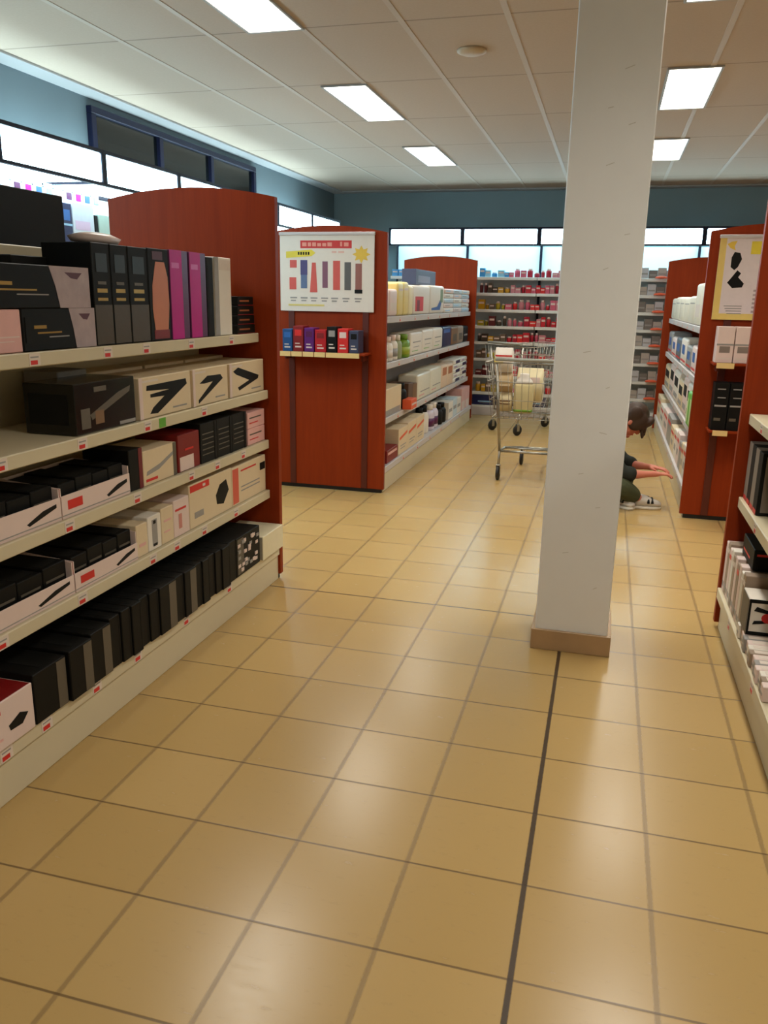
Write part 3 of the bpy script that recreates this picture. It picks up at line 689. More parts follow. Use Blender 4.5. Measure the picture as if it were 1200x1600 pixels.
# ------------------------------------------------------------------ goods on the far right shelves (fronts face -X)
gr_ = 'goods on the far right shelves'
FW = .775
z = 1.33
many('tissue_pack', 'white pack on top far right shelf, %s from the camera', 'pack', [2.36, 2.80, 3.24, 3.66], [.33, .32, .33], z, M('ivory_pack', (226, 218, 198), .45), [('E', R(.1, .9, .2, .5), PAPER)], grp=gr_, Fx=FW, side='W')
many('tissue_pack', 'ivory pack at the back of top far right shelf, %s of five', 'pack', [3.68, 4.2, 4.75, 5.3, 5.85, 6.4], [.235, .225, .23], z, M('ivory_pack', (226, 218, 198), .45), [('E', R(0, 1, .72, .76), GREYP)], grp=gr_, Fx=FW, side='W')
z = .95
many('nappy_pack', 'grey blue pack on second far right shelf, %s from the camera', 'pack', [2.36, 2.75, 3.1, 3.5, 4.0, 4.6, 5.2, 5.8, 6.4], [.20, .24, .22], z, [WHITE, M('slate_grey_card', (96, 104, 112), .5), PINKW, GREYP], [('E', R(.2, .7, .4, .75), BLUE), ('E', R(.1, .9, .1, .2), RED)], grp=gr_, Fx=FW, side='W')
z = .56
for k in range(2): bottle('shampoo_bottle', 'white bottle with black cap on third far right shelf, %s from camera' % ORD[k], 'bottle', (FW+.06, 2.42+.19*k, z), .085, .33, WHITE, BLACK, gr_)
many('nappy_pack', 'bright green pack on third far right shelf, %s from the camera', 'pack', [2.72, 2.92, 3.12], [.28, .27], z, BGREEN, [('E', R(.1, .6, .1, .8), M('lime_white_print', (190, 206, 140), .5))], grp=gr_, Fx=FW-.03, side='W')
many('nappy_pack', 'white pack on third far right shelf, %s after the green packs', 'pack', [3.14, 3.5, 3.9, 4.4, 5.0, 5.6, 6.4], [.30, .32, .26], z, [WHITE, PINKW, CREAMC], [('E', R(.1, .8, .5, .8), BLACK2), ('E', R(.1, .8, .15, .3), GREYP)], grp=gr_, Fx=FW, side='W')
z = .20; FWB = .725
many('detergent_box', 'pinkish white box on bottom far right shelf, %s from camera', 'box', [2.36, 2.55, 2.75, 2.95, 3.15, 3.4, 3.7, 4.1, 4.6, 5.2, 5.8, 6.4], [.22, .26, .24], z, [PINKW, WHITE, CREAMC, GREYP], [('E', R(.1, .8, .7, .82), RED), ('E', R(.2, .7, .3, .5), GREYP)], grp=gr_, Fx=FWB, side='W')

# ------------------------------------------------------------------ goods on the near right shelves
gn = 'goods on the near right shelves'
z = .205; FN = .705
ys = [.108-.056*k for k in range(11)]
for k in range(10):
    pack('hair_dye_carton', 'slim upright carton on bottom right shelf, %s from the end panel' % ORD[k], 'carton', (FN, FN+.17), (ys[k+1]+.002, ys[k]-.002), (z, z+.235+.012*(k % 2)), [PINKW, M('taupe_card', (150, 130, 112), .5), PINKW, WHITE, M('taupe_card', (150, 130, 112), .5)][k % 5],
         [('W', R(.15, .85, .1, .2), GREYP), ('W', R(.1, .9, .8, .88), RED if k % 4 == 2 else PAPER)], 'slim cartons on the bottom right shelf')
pack('hair_dryer_box', 'white box with black border and red spot on small right cartons', 'box', (FN-.004, FN+.24), (-.60, -.462), (z+.058, z+.203), WHITE,
     [('S', R(0, 1, 0, .1), BLACK), ('S', R(0, 1, .9, 1), BLACK), ('S', R(0, .035, .1, .9), BLACK), ('S', R(.965, 1, .1, .9), BLACK), ('S', [(.08, .68), (.3, .62), (.32, .70), (.12, .80)], BLACK2), ('S', [(.08, .3), (.28, .36), (.3, .44), (.1, .40)], BLACK2),
      ('S', [(.30+.1*math.cos(a*PI/6), .5+.14*math.sin(a*PI/6)) for a in range(12)], RED), ('W', R(.02, .98, .02, .98), EDGE)], gn)
pack('hair_dryer_box', 'black box lying on top of slim cartons, bottom right shelf', 'box', (FN+.03, FN+.26), (-.38, -.12), (z+.2475, z+.337), BLACK, [('W', R(.1, .7, .3, .4), RED), ('S', R(.05, .4, .7, .8), RED)], gn)
for k in range(13):
    pack('hair_dye_carton', 'short carton at the front of bottom right shelf, %s from the camera' % ORD[k], 'carton', (FN-.012+.004*(k % 3), FN+.16), (-1.06+.046*k, -1.017+.046*k), (z, z+.056), [PINKW, M('taupe_card', (150, 130, 112), .5), WHITE, PINKW, GREYP][k % 5],
         [('W', R(.1, .8, .3, .5), GREYP), ('T', R(.1, .9, .2, .8), PAPER)], 'short cartons on the bottom right shelf')
z = .65
for k in range(4):
    pack('hair_styler_box', 'upright grey box on middle right shelf, %s from end panel' % ORD[k], 'box', (.745, .90), (.02-.085*(k+1)+.085, .02-.085*k+.082), (z, z+.26), [M('warm_grey_card', (132, 120, 108), .5), BLACK2][k % 2], [('W', R(.1, .9, .0, .08), RED), ('S', R(.1, .6, .05, .95), M('warm_grey_print', (132, 120, 112), .5))], gn)

# ------------------------------------------------------------------ lit wall units
def wall_unit(name, label, w, shelves, lid, dep, m=GREYM):
    """local frame: x along the wall 0..w, y from the front (0) to the wall (dep)"""
    e = empty(name); tag(e, label, 'wall shelving unit', 'lit wall shelving units')
    MB().use(LITBACK).box(0, w, dep-.03, dep-.004, .11, 2.19).build('back_panel', e)
    MB().use(m).box(0, w, .06, dep-.03, 0, .11, .003).build('base_plinth', e)
    for (z, d) in shelves:
        b = MB().use(SHELFW if lid else m); b.box(.004, w-.004, dep-.031-d, dep-.031, z-.016, z-.003); b.box(.004, w-.004, dep-.039-d, dep-.029-d, z-.038, z, .003)
        b.build('shelf', e)
    for x in (0, w-.014): MB().use(NAVY).box(x, x+.014, dep-.07, dep-.03, .11, 2.19).build('upright', e)
    c = MB().use(NAVY)
    c.box(0, w, .0, .03, 2.372, 2.395).box(0, w, 0, .03, 2.176, 2.194).box(0, .024, 0, .03, 2.192, 2.375).box(w-.024, w, 0, .03, 2.192, 2.375)
    c.box(0, w, .03, .20, 2.383, 2.395).box(0, .01, .03, dep-.004, 2.19, 2.375).box(w-.01, w, .03, dep-.004, 2.19, 2.375)
    c.build('canopy_frame', e)
    MB().use(FASC).box(.026, w-.026, .002, .024, 2.196, 2.371, .010, 2).build('light_fascia', e)
    MB().use(SOFT if lid else TUBE).box(.014, w-.014, .034, dep-.036, 2.205, 2.212).build('underside_diffuser', e)
    if lid: MB().use(NAVY).box(.011, w-.011, .201, dep-.004, 2.385, 2.393).build('canopy_lid', e)
    else: MB().use(GLOW).box(.03, w-.03, .38, .41, 2.28, 2.31).build('fluorescent_tube', e)
    return e
SH8 = [1.793, 1.594, 1.385, 1.174, .969, .754, .529, .309]
names = ['lit back wall unit behind the far left shelves, leftmost', 'lit back wall unit left of the trolleys, pink goods', 'lit back wall unit partly behind the pillar',
         'lit back wall unit right of the pillar with orange shelf tabs', 'lit back wall unit behind the right end panels', 'lit back wall unit farthest right, hidden by shelving']
BX = [-2.80+.975*k for k in range(7)]
for k in range(6):
    u = wall_unit('wall_shelving_unit', names[k], .973, [(z, .36) for z in SH8]+[(.135, .40)], True, .5); u.location = (BX[k], 7.0, 0)
for k in range(8):
    y0 = .2+.975*(k-2)
    u = wall_unit('wall_shelving_unit', 'lit left wall unit under the canopy lights, %s from the camera end' % ORD[k], .973, [(1.79, .30), (1.45, .40), (1.05, .42), (.65, .42), (.25, .46)], False, .575)
    # front faces +X: local x runs along +Y, local y runs towards -X
    u.rotation_euler = (0, 0, PI/2); u.location = (-3.155, y0, 0)

# cosmetics on the back wall: (x range, materials) per shelf
rn = random.Random(11)
wordfor = {}
def cm(word, rgb): 
    m = M('cosmetic_'+word.replace(' ', '_'), rgb, .4, var=.12); wordfor[m.name] = word; return m
REDS = [cm('red', (196, 28, 44)), cm('pink', (206, 92, 116)), cm('crimson', (170, 22, 48)), cm('rose', (206, 130, 140)), cm('scarlet', (216, 40, 40))]
DARKS = [cm('brown', (104, 84, 66)), cm('olive yellow', (170, 150, 30)), cm('dark red', (90, 18, 22)), cm('dark brown', (66, 52, 40)), cm('amber', (200, 150, 20))]
BLUES = [cm('sky blue', (60, 150, 210)), cm('pale blue', (150, 206, 230))]
ROWN = ['top', 'second', 'third', 'fourth', 'fifth', 'sixth', 'seventh', 'eighth']
PROTO = {}
def cosmetic(shape, m, w, h, loc, lab, grp):
    key = (shape, m.name, round(w, 3), round(h, 3))
    if key not in PROTO:
        if shape == 'tube':
            b = MB().use(m); b.lathe([(w*.40, 0), (w*.42, h*.7), (w*.34, h*.78)], n=10); o = b.build('cosmetic_tube', None, loc)
            c = MB().use(PINKW); c.lathe([(w*.3, h*.78), (w*.3, h)], n=10); c.build('cap', o)
        else:
            b = MB().use(m); b.box(-w/2, w/2, -.045, .045, 0, h, .002); o = b.build('cosmetic_carton', None, loc)
            c = MB().use(PINKW); c.box(-w*.38, w*.38, -.0458, -.045, h*.55, h*.75); c.build('front_label', o)
        PROTO[key] = o
    else:
        o = copy_tree(PROTO[key], loc)
    tag(o, lab, 'cosmetics', grp); return o
for r, z in enumerate(SH8):
    x = -1.60; n = 0
    while x < -.56:
        w = rn.choice((.055, .07, .085))
        if x < -1.27:
            m = BLUES[n % 2] if r == 0 else DARKS[(r*2+int((x+1.6)/.11)) % 5]
        else:
            m = REDS[rn.randrange(5)] if r else (REDS[1] if x < -1.0 else REDS[2+rn.randrange(2)])
        h = rn.choice((.06, .085, .11)) if r == 0 else rn.choice((.07, .10, .125))
        cosmetic('tube' if rn.random() < .4 else 'box', m, w, h, (x+w/2, 7.17, z), '%s pack on %s back wall shelf left of the pillar, %s from left' % (wordfor[m.name], ROWN[r], ORD[n]), 'cosmetics on the back wall left of the pillar')
        x += w+.004; n += 1
for k in range(4):
    cosmetic('box', BLUES[(k//2) % 2], .085, .085, (-2.74+.07*k+.02*k, 7.17, SH8[0]), '%s pack on top back wall shelf beside the poster end panel, %s from left' % (wordfor[BLUES[(k//2) % 2].name], ORD[k]), 'blue packs at the left of the back wall')
nav = NAVYC
for k in range(3):
    pack('storage_carton', 'navy carton on the lowest back wall shelf, %s from left' % ORD[k], 'carton', (-1.62+.33*k, -1.30+.33*k), (7.09, 7.30), (.135, .26), nav, [('S', R(.25, .8, .3, .42), LBLUE), ('S', R(.3, .9, .2, .24), GREYP)], 'navy cartons on the back wall')
GB = [M('grey_beige_carton', (176, 166, 156), .5), M('pale_grey_carton', (190, 190, 194), .5), M('dark_grey_carton', (120, 112, 106), .5)]
for r, z in enumerate(SH8):
    for k in range(5):
        x = .30+.105*k
        pack('cosmetic_carton', 'grey carton on %s back wall shelf right of pillar, %s from left' % (ROWN[r], ORD[k]), 'carton', (x, x+.1), (7.12, 7.22), (z, z+.10+.03*((k+r) % 2)), GB[(k+r*2) % 3], [('S', R(.1, .9, .35, .5), GREYP)], 'grey cartons on the back wall right of the pillar')
    b = MB().use(ORANGE); b.lathe([(.075, 0), (.075, .012), (.06, .024), (.01, .03)], sy=.4, n=16)
    o = b.build('shelf_tab', None, (.66, 7.075, z+.0005)); tag(o, 'orange red tab on the %s back wall shelf right of pillar' % ROWN[r], 'shelf tab', 'orange shelf tabs')
# goods under the left canopy
z = 1.79; gl = 'goods under the left wall canopy lights'
for k in range(2): bottle('shampoo_bottle', 'pale blue bottle under left canopy light, %s from left' % ORD[k], 'bottle', (-3.37, .86+.055*k, z), .030, .24, LBLUE, WHITE, gl, flat=1)
pack('cosmetic_carton', 'dark blue carton under the left canopy light', 'carton', (-3.46, -3.34), (.945, 1.05), (z, z+.265), NAVYC, [('E', R(.0, 1, .48, .53), LBLUE), ('E', R(.2, .8, .6, .85), BLUE)], gl)
pack('cosmetic_carton', 'white and pink carton with cyan foot under left canopy light', 'carton', (-3.48, -3.34), (1.06, 1.29), (z, z+.28), M('icy_white_card', (206, 220, 234), .45), [('E', R(.03, .97, .12, .25), M('cyan_print', (60, 170, 220), .45)), ('E', R(.1, .8, .4, .6), M('pale_lilac_print', (214, 196, 226), .5))], gl)
pack('cosmetic_carton', 'thin black carton under the left canopy light', 'carton', (-3.46, -3.34), (1.30, 1.335), (z, z+.22), BLACK2, (), gl)
pack('cosmetic_carton', 'pale green carton beside the wooden arch under left canopy light', 'carton', (-3.46, -3.34), (1.345, 1.47), (z, z+.23), M('mint_card', (170, 200, 190), .45), [('E', R(.1, .9, .0, .25), BLUE)], gl)
for k in range(7):
    y = .30+.078*k
    pack('cosmetic_carton', 'pale carton behind the black far side box, %s from left' % ORD[k], 'carton', (-3.46, -3.35), (y, y+.072), (z, z+.2+.02*(k % 3)), [LBLUE, M('icy_white_card', (206, 220, 234), .45), MAUVE][k % 3], [('E', R(.1, .9, .6, .8), BLUE if k % 2 else MAG)], gl)
PEG = M('frosted_blister', (204, 218, 230), .3)
for k in range(13):
    y = .28+.10*k
    e = MB().use(PEG).box(-.006, .006, -.038, .038, -.088, 0, .003).build('blister_pack', None, (-3.45, y, 2.172)); tag(e, 'small blister pack hanging under left canopy light, %s from left' % ORD[k], 'blister pack', 'hanging blister packs on left wall')
    MB().use([MAG, BLUE, LBLUE, PINK, PURP][k % 5]).box(.0061, .011, -.026, .026, -.075, -.03, .002).build('coloured_insert', e)
    MB().use(CHROME).tube([(-.24, 0, -.012), (.03, 0, -.012)], .0025, 6).build('peg_hook', e)

# ------------------------------------------------------------------ trolleys
def trolley(label, loc, rot=0.):
    e = empty('shopping_trolley', loc); e.rotation_euler = (0, 0, rot); tag(e, label, 'trolley')
    # local: +Y away from the handle, centre of rear axle at 0,0
    hw, hf, L = .225, .13, .70
    ch = MB().use(CHROME)
    for s in (-1, 1):
        ch.tube([(s*hw, -.02, .13), (s*hw, 0, .25), (s*hw*.9, .12, .26), (s*hf, L, .17), (s*hf, L+.03, .12)], .011)
        ch.tube([(s*hw, 0, .25), (s*(hw+.02), -.03, .55), (s*(hw+.05), -.06, 1.0)], .012)
    ch.tube([(-hf, L, .17), (hf, L, .17)], .010); ch.tube([(-hw, 0, .25), (hw, 0, .25)], .010); ch.tube([(-hw*.9, .12, .26), (hw*.9, .12, .26)], .008)
    ch.build('chassis', e)
    for (x, y) in ((-hw, -.02), (hw, -.02), (-hf, L+.03), (hf, L+.03)):
        fk = MB().use(CHROME)
        for s in (-1, 1): fk.box(x+s*.016-.002, x+s*.016+.002, y-.018, y+.018, .05, .128, .001)
        fk.box(x-.018, x+.018, y-.018, y+.018, .124, .134, .002)
        fk = fk.build('caster', e)
        MB().use(RUBBER).lathe([(.02, -.013), (.058, -.012), (.062, -.006), (.062, .006), (.058, .012), (.02, .013)], (x, y, .0625), 20, axis='x').build('wheel', fk)
    bk = MB().use(CHROME)
    # basket: tapered wire box, bottom z .52 -> .60, top 1.0
    def P(u, v, t):   # u -1..1 across, v 0..1 length, t 0..1 height
        w = (.30+(.07*t))*(1-v)+(.20+.05*t)*v
        y = -.05-.02*t+(.80+.05*t)*v
        zz = (.54+.10*v)*(1-t)+(1.0+.02*v)*t
        return (u*w, y, zz)
    for k in range(13):
        u = -1+2*k/12
        bk.tube([P(u, 0, 1), P(u, 0, 0), P(u, 1, 0), P(u, 1, 1)], .0022, 5)
    for k in range(1, 15):
        v = k/15
        bk.tube([P(-1, v, 1), P(-1, v, 0), P(1, v, 0), P(1, v, 1)], .0022, 5)
    for t in (0, .33, .66, 1):
        bk.tube([P(-1, 0, t), P(-1, 1, t), P(1, 1, t), P(1, 0, t), P(-1, 0, t)], .003 if t < 1 else .006, 6)
    bk.build('wire_basket', e)
    h = MB().use(M('grey_handle_plastic', (150, 150, 140), .5)).tube([(-hw-.06, -.09, 1.03), (hw+.06, -.09, 1.03)], .015, 10).build('handle', e)
    return e
trolley('wire shopping trolley just left of the pillar, filled with packs', (-.505, 3.07, 0), -.04)
trolley('empty wire shopping trolley farther back beside the far left shelves', (-.98, 5.66, 0), -.75)
gt = 'goods in the near trolley'
b = MB().use(M('beige_paper_bag', (206, 190, 140), .5, var=.08, scale=8))
def ring(w, d, z, n=20, sq=.35): 
    out = []
    for k in range(n):
        a = 2*PI*k/n; c, s = math.cos(a), math.sin(a)
        out.append((w*math.copysign(abs(c)**sq, c), d*math.copysign(abs(s)**sq, s), z))
    return out
def loft(b, rings):
    rs = [[b.bm.verts.new(p) for p in r] for r in rings]; fs = []
    for a, c in zip(rs, rs[1:]):
        for k in range(len(a)): fs.append(b.bm.faces.new((a[k], a[(k+1) % len(a)], c[(k+1) % len(a)], c[k])))
    fs += [b.bm.faces.new(rs[0][::-1]), b.bm.faces.new(rs[-1])]
    for f_ in fs: f_.smooth = True
    b._tag(fs)
loft(b, [ring(.072, .05, 0), ring(.08, .055, .02), ring(.082, .055, .12), ring(.08, .052, .23), ring(.074, .045, .25)])
BAGB = b
def pillow(label, x, y, z, body, prints):
    """soft filled bag pack with crimped ends"""
    w, d, h = (x[1]-x[0])/2, (y[1]-y[0])/2, z[1]-z[0]
    q = MB().use(body)
    loft(q, [ring(w*.94, d*.08, 0, sq=.5), ring(w*.95, d*.12, h*.05, sq=.5), ring(w*.98, d*.7, h*.18, sq=.6), ring(w, d, h*.5, sq=.6), ring(w*.97, d*.7, h*.82, sq=.6), ring(w*.93, d*.12, h*.95, sq=.5), ring(w*.92, d*.08, h, sq=.5)])
    o = q.build('snack_pack', None, ((x[0]+x[1])/2, (y[0]+y[1])/2, z[0])); tag(o, label, 'pack', gt)
    for (zz0, zz1, m, k0, k1) in prints:
        p = MB().use(m); n = 20
        r0 = ring(w*1.01, d*.96, h*zz0, sq=.6)[k0:k1]; r1 = ring(w*1.01, d*.96, h*zz1, sq=.6)[k0:k1]
        va = [p.bm.verts.new(v) for v in r0]; vb = [p.bm.verts.new(v) for v in r1]
        p._tag([p.bm.faces.new((va[t], va[t+1], vb[t+1], vb[t])) for t in range(len(va)-1)])
        p.build('printed_band', o)
    return o
pillow('white and yellow pack on top of the near trolley load', (-.825, -.665), (3.12, 3.26), (.905, 1.115), WHITE, [(.38, .62, YEL, 11, 16), (.66, .72, RED, 12, 19)])
pillow('sandy pack low on the left in the near trolley', (-.765, -.655), (3.12, 3.27), (.58, .74), M('sand_pack', (206, 190, 150), .45), [(.4, .6, BROWN, 12, 18)])
pillow('tan pack in the middle of the near trolley load', (-.79, -.66), (3.12, 3.27), (.742, .905), M('light_tan_pack', (184, 156, 112), .45), [(.35, .65, CREAMC, 12, 18)])
pillow('long cream pack lying behind the beige bag in trolley', (-.66, -.42), (3.40, 3.58), (.63, .93), M('cream_pack', (232, 220, 180), .45), [(.6, .75, PINKW, 12, 18)])
bag = BAGB.build('paper_bag', None, (-.565, 3.20, .572)); tag(bag, 'upright beige bag with white gathered top inside near trolley', 'bag', gt)
b = MB().use(WHITE); loft(b, [ring(.076, .047, .248), ring(.066, .036, .275, sq=.6), ring(.04, .022, .30, sq=.8), ring(.042, .024, .325, sq=1), ring(.03, .016, .333, sq=1)])
b.build('gathered_top', bag)['label'] = 'white gathered top'
b = MB().use(GREEN); loft(b, [ring(.0815, .0565, .012), ring(.0825, .0565, .03)]); b.build('green_band', bag)

# ------------------------------------------------------------------ person seated on the floor
def eval_mesh(o):
    dg = bpy.context.evaluated_depsgraph_get(); dg.update()
    me = bpy.data.meshes.new_from_object(o.evaluated_get(dg)); return me
def skin_obj(name, nodes, edges, mat, parent=None, extra=None, voxel=.006, sub=2, smooth=4, puff=0):
    """limbs as a skinned skeleton; fused with extra solids by a voxel remesh into one surface"""
    idx = {k: i for i, k in enumerate(nodes)}
    me = bpy.data.meshes.new(name+'_rig'); me.from_pydata([nodes[k][0] for k in nodes], [(idx[a], idx[b]) for a, b in edges], [])
    o = bpy.data.objects.new(name+'_rig', me); COL.objects.link(o)
    sk_ = o.modifiers.new('skin', 'SKIN'); sk_.use_smooth_shade = True
    if not me.skin_vertices: me.attributes.new('x', 'FLOAT', 'POINT')
    for k, i in idx.items():
        r = nodes[k][1]; me.skin_vertices[0].data[i].radius = (r, r) if isinstance(r, (int, float)) else r
        me.skin_vertices[0].data[i].use_root = (i == 0)
    o.modifiers.new('sub', 'SUBSURF').levels = sub; o.modifiers['sub'].render_levels = sub
    m1 = eval_mesh(o); bpy.data.objects.remove(o)
    bm = bmesh.new(); bm.from_mesh(m1)
    if extra: extra(bm)
    m2 = bpy.data.meshes.new(name); bm.to_mesh(m2); bm.free()
    o2 = bpy.data.objects.new(name+'_rig', m2); COL.objects.link(o2)
    if voxel:
        rm = o2.modifiers.new('remesh', 'REMESH'); rm.mode = 'VOXEL'; rm.voxel_size = voxel; rm.use_smooth_shade = True
        s = o2.modifiers.new('smooth', 'SMOOTH'); s.factor = .5; s.iterations = smooth
        if puff:
            dp = o2.modifiers.new('puff', 'DISPLACE'); dp.strength = puff; dp.mid_level = 0
    m3 = eval_mesh(o2); bpy.data.objects.remove(o2)
    m3.materials.clear(); m3.materials.append(mat)
    for p in m3.polygons: p.use_smooth = True; p.material_index = 0
    return link(name, m3, parent)
def skin_layer(me_owner):
    pass
PX, PY = 0., 0.
HEAD = Matrix.Translation((.315, 2.55, .645)) @ Matrix.Rotation(math.radians(48), 4, 'Y')   # bowed forward, looking down at the shelf
def ell(bm, c, s, mtx=HEAD, n=20):
    r = bmesh.ops.create_uvsphere(bm, u_segments=n, v_segments=n//2+2, radius=1)
    for v in r['verts']: v.co = mtx @ Vector((v.co.x*s[0]+c[0], v.co.y*s[1]+c[1], v.co.z*s[2]+c[2]))
def head_extra(bm):
    ell(bm, (0, 0, .03), (.095, .075, .10))          # skull
    ell(bm, (.028, 0, -.045), (.060, .058, .068))    # jaw
    ell(bm, (.070, 0, -.095), (.022, .026, .020))    # chin
    ell(bm, (.100, 0, -.018), (.016, .013, .026))    # nose
    ell(bm, (.085, 0, -.062), (.012, .026, .010))    # lips
    for s in (-1, 1):
        ell(bm, (-.002, s*.076, -.01), (.018, .010, .030))   # ears
        ell(bm, (.074, s*.034, .022), (.018, .024, .012))    # brows
nodes = {}; edges = []
def chain(pre, pts, root=None):
    prev = root
    for k, (p, r) in enumerate(pts):
        nm = '%s%d' % (pre, k); nodes[nm] = (p, r)
        if prev: edges.append((prev, nm))
        prev = nm
    return prev
nodes['pelvis'] = ((.0, 2.58, .13), .085)
chain('spine', [((.01, 2.58, .25), .12), ((.06, 2.58, .38), .125), ((.125, 2.575, .48), .11), ((.185, 2.565, .555), .055), ((.235, 2.56, .60), .050), ((.29, 2.555, .63), .055)], 'pelvis')
def hand(pre, wrist, palm, dirv, up, side, root):
    """palm plus four curled fingers and a thumb"""
    d = Vector(dirv).normalized(); u = Vector(up).normalized(); s = d.cross(u).normalized()*side
    w = Vector(palm)
    nodes[pre+'palm'] = (tuple(w), (.030, .017)); edges.append((root, pre+'palm'))
    for i, (off, ln) in enumerate(((-.027, .072), (-.009, .080), (.009, .076), (.026, .060))):
        a = w+d*.045+s*off; b1 = a+d*ln*.5-u*.004; c = b1+d*ln*.34-u*.016; e_ = c+d*ln*.16-u*.016
        chain(pre+'f%d' % i, [(tuple(a), .0095), (tuple(b1), .0088), (tuple(c), .008), (tuple(e_), .007)], pre+'palm')
    t0 = w-s*.030-d*.012; t1 = t0-s*.018+d*.026-u*.006; t2 = t1+d*.028-u*.010
    chain(pre+'t', [(tuple(t0), .011), (tuple(t1), .010), (tuple(t2), .0085)], pre+'palm')
r_ = chain('ra', [((.12, 2.42, .47), .058), ((.19, 2.375, .37), .047), ((.265, 2.36, .275), .040), ((.37, 2.39, .262), .037), ((.475, 2.42, .268), .024)], 'spine2')
hand('rh', nodes[r_][0], (.525, 2.435, .270), (1, .18, .03), (0, 0, 1), 1, r_)
l_ = chain('la', [((.12, 2.73, .47), .058), ((.20, 2.745, .38), .047), ((.285, 2.72, .295), .040), ((.37, 2.65, .285), .037), ((.46, 2.585, .292), .024)], 'spine2')
hand('lh', nodes[l_][0], (.505, 2.555, .294), (1, -.35, .02), (0, 0, 1), -1, l_)
legs = {}
rl = chain('rl', [((.03, 2.47, .13), .10), ((.15, 2.38, .17), .088), ((.27, 2.31, .185), .062), ((.33, 2.36, .13), .055), ((.405, 2.42, .082), .036), ((.45, 2.43, .052), .034), ((.55, 2.44, .036), .028)], 'pelvis')
ll = chain('ll', [((.03, 2.69, .13), .10), ((.18, 2.80, .16), .088), ((.33, 2.84, .17), .062), ((.29, 2.66, .12), .052), ((.255, 2.47, .075), .036), ((.275, 2.43, .048), .034), ((.36, 2.36, .036), .028)], 'pelvis')
body = skin_obj('person', nodes, edges, M('skin', (206, 122, 98), .55, var=.06, scale=20), extra=head_extra, voxel=.0055)
tag(body, 'person in dark green seated on the floor behind the pillar, head bowed, reaching right', 'person')
def sub_rig(keys, grow):
    ks = set(keys)
    nd = {k: (nodes[k][0], (nodes[k][1]+grow) if not isinstance(nodes[k][1], tuple) else tuple(v+grow for v in nodes[k][1])) for k in nodes if k in ks}
    return nd, [e for e in edges if e[0] in ks and e[1] in ks]
nd, eg = sub_rig(['pelvis']+['spine%d' % k for k in range(4)]+['ra%d' % k for k in range(4)]+['la%d' % k for k in range(4)], .012)
skin_obj('jacket', nd, eg, M('dark_green_knit', (30, 34, 26), .85, var=.2, scale=60), body, extra=lambda bm: [ell(bm, c_, r_, Matrix.Identity(4)) for c_, r_ in (((.105, 2.575, .43), (.105, .155, .10)), ((.005, 2.58, .255), (.120, .172, .10)))], voxel=.007, smooth=9, puff=.013)
nd, eg = sub_rig(['pelvis']+['rl%d' % k for k in range(5)]+['ll%d' % k for k in range(5)], .011)
skin_obj('trousers', nd, eg, M('olive_cotton', (62, 66, 38), .85, var=.15, scale=40), body, extra=lambda bm: ell(bm, (-.01, 2.58, .135), (.135, .175, .115), Matrix.Identity(4)), voxel=.007, smooth=9, puff=.012)
def shoe(p_heel, p_toe):
    a, b_ = Vector(p_heel), Vector(p_toe); d = (b_-a).normalized(); s = d.cross(Vector((0, 0, 1))).normalized()
    e = MB().use(M('white_trainer', (206, 200, 190), .6)); L = (b_-a).length
    def rg(t, w, h, z0, n=14):
        c = a+d*L*t; out = []
        for k in range(n):
            q = 2*PI*k/n; out.append(tuple(Vector((c.x, c.y, 0))+s*w*math.cos(q)+Vector((0, 0, z0+h*(.5+.5*math.sin(q))))))
        return out
    loft(e, [rg(-.13, .018, .04, .022), rg(-.10, .034, .075, .018), rg(.05, .038, .095, .018), rg(.35, .042, .085, .018), rg(.65, .046, .062, .018), rg(.92, .040, .046, .018), rg(1.04, .022, .03, .02)])
    o = e.build('shoe', body)
    q = MB().use(M('white_rubber_sole', (222, 214, 196), .6)); 
    loft(q, [[(p[0], p[1], zz) for p in rr] for zz, rr in ((.001, [(a+d*L*t+s*w) for t, w in ((-.12, 0), (-.08, .036), (.3, .043), (.7, .049), (.98, .034), (1.07, 0), (.98, -.034), (.7, -.049), (.3, -.043), (-.08, -.036))]),
                                                       (.022, [(a+d*L*t+s*w) for t, w in ((-.12, 0), (-.08, .036), (.3, .043), (.7, .049), (.98, .034), (1.07, 0), (.98, -.034), (.7, -.049), (.3, -.043), (-.08, -.036))]))])
    q.build('sole', o)
    st_ = MB().use(BLACK2)
    for t in (.45, .62):
        c = a+d*L*t; st_.tube([tuple(Vector((c.x, c.y, .05))+s*(-.048)), tuple(Vector((c.x, c.y, .078-.025*t))+s*(-.036)), tuple(Vector((c.x, c.y, .110-.045*t))), tuple(Vector((c.x, c.y, .078-.025*t))+s*.036), tuple(Vector((c.x, c.y, .05))+s*.048)], .010, 8)
    st_.build('strap', o)
shoe((.405, 2.425, 0), (.57, 2.445, 0)); shoe((.262, 2.45, 0), (.37, 2.345, 0))
hair_m = M('dark_brown_hair', (58, 36, 20), .6, var=.35, scale=45)
bm = bmesh.new()
ell(bm, (-.014, 0, .042), (.103, .088, .104))
ell(bm, (-.062, 0, -.02), (.055, .076, .085))
for s in (-1, 1):
    ell(bm, (.030, s*.062, .03), (.062, .028, .078))
    ell(bm, (.085, s*.040, .085), (.030, .035, .050))
I4 = Matrix.Identity(4)
ell(bm, (.392, 2.555, .675), (.040, .070, .075), I4)
ell(bm, (.402, 2.535, .605), (.026, .048, .075), I4)
ell(bm, (.398, 2.51, .585), (.018, .022, .075), I4)
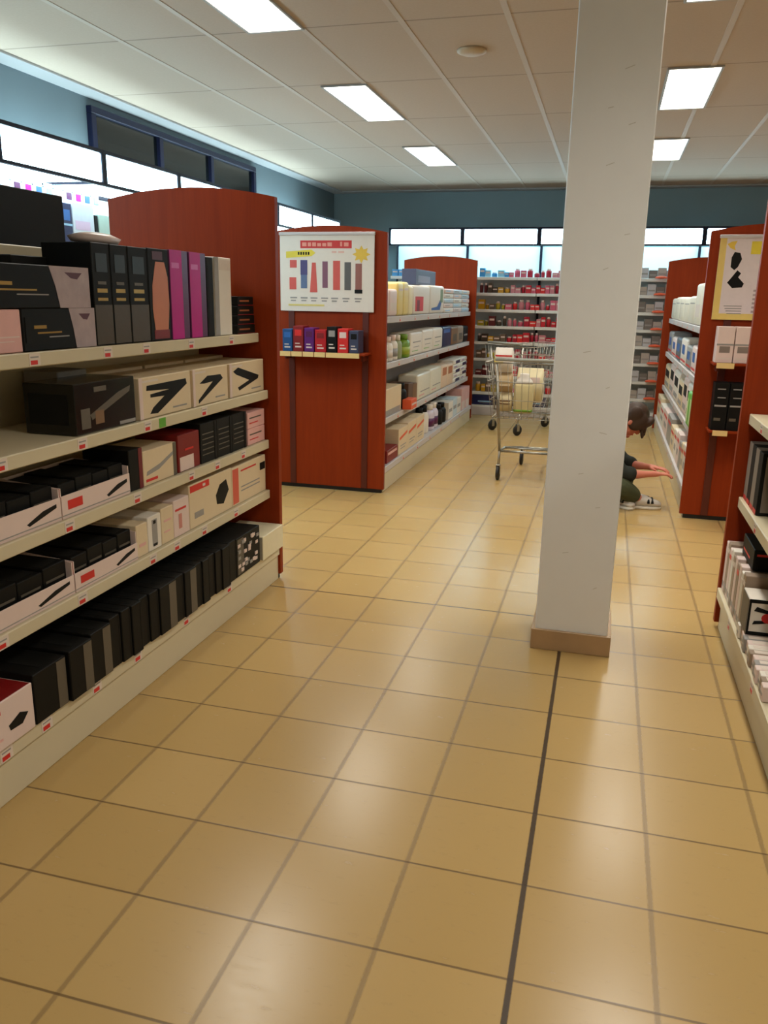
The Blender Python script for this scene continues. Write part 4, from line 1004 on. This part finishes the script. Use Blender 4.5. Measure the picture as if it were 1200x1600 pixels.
ell(bm, (.340, 2.475, .70), (.05, .020, .06), I4)
me = bpy.data.meshes.new('hair'); bm.to_mesh(me); bm.free()
o2 = bpy.data.objects.new('hair_rig', me); COL.objects.link(o2)
rm = o2.modifiers.new('r', 'REMESH'); rm.mode = 'VOXEL'; rm.voxel_size = .007
s_ = o2.modifiers.new('s', 'SMOOTH'); s_.iterations = 5
m3 = eval_mesh(o2); bpy.data.objects.remove(o2)
for p in m3.polygons: p.use_smooth = True
m3.materials.clear(); m3.materials.append(hair_m)
hair = link('hair', m3, body)
lk = MB().use(hair_m)
for k in range(9):
    yy = 2.50+.0125*k
    lk.tube([(.365+.004*(k % 3), yy, .72), (.405+.003*(k % 2), yy, .69), (.412, yy, .62), (.405, yy+.004, .56-.010*(k % 3))], .015, 8)
lk.build('fringe', hair)
ey = MB().use(BLACK)
for s in (-1, 1):
    c = HEAD @ Vector((.088, s*.033, .004)); ey.lathe([(.002, -.008), (.009, -.004), (.009, .004), (.002, .008)], tuple(c), 10)
ey.build('eyes', body)

# ------------------------------------------------------------------ camera, world, view
r = Vector((0.9643841, 0.26393816, 0.01731916)); u = Vector((-0.08379153, 0.24274187, 0.9664654)); w = Vector((-0.25088301, 0.93349506, -0.25621218))
cam = bpy.data.cameras.new('camera'); co = bpy.data.objects.new('camera', cam); COL.objects.link(co)
co.matrix_world = Matrix(((r.x, u.x, -w.x, .09417), (r.y, u.y, -w.y, -3.77282), (r.z, u.z, -w.z, 1.49831), (0, 0, 0, 1)))
cam.sensor_fit = 'VERTICAL'; cam.sensor_height = 36; cam.lens = 1258.43/1600*36; cam.clip_start = .05
S.camera = co
wd = bpy.data.worlds.new('world'); S.world = wd; wd.use_nodes = True
wd.node_tree.nodes['Background'].inputs[0].default_value = (.05, .05, .05, 1)
S.view_settings.view_transform = 'Standard'; S.view_settings.look = 'None'
S.view_settings.exposure = -.1; S.view_settings.gamma = 1; S.view_settings.use_curve_mapping = False
S.cycles.use_denoising = True
S.cycles.max_bounces = 10; S.cycles.diffuse_bounces = 6
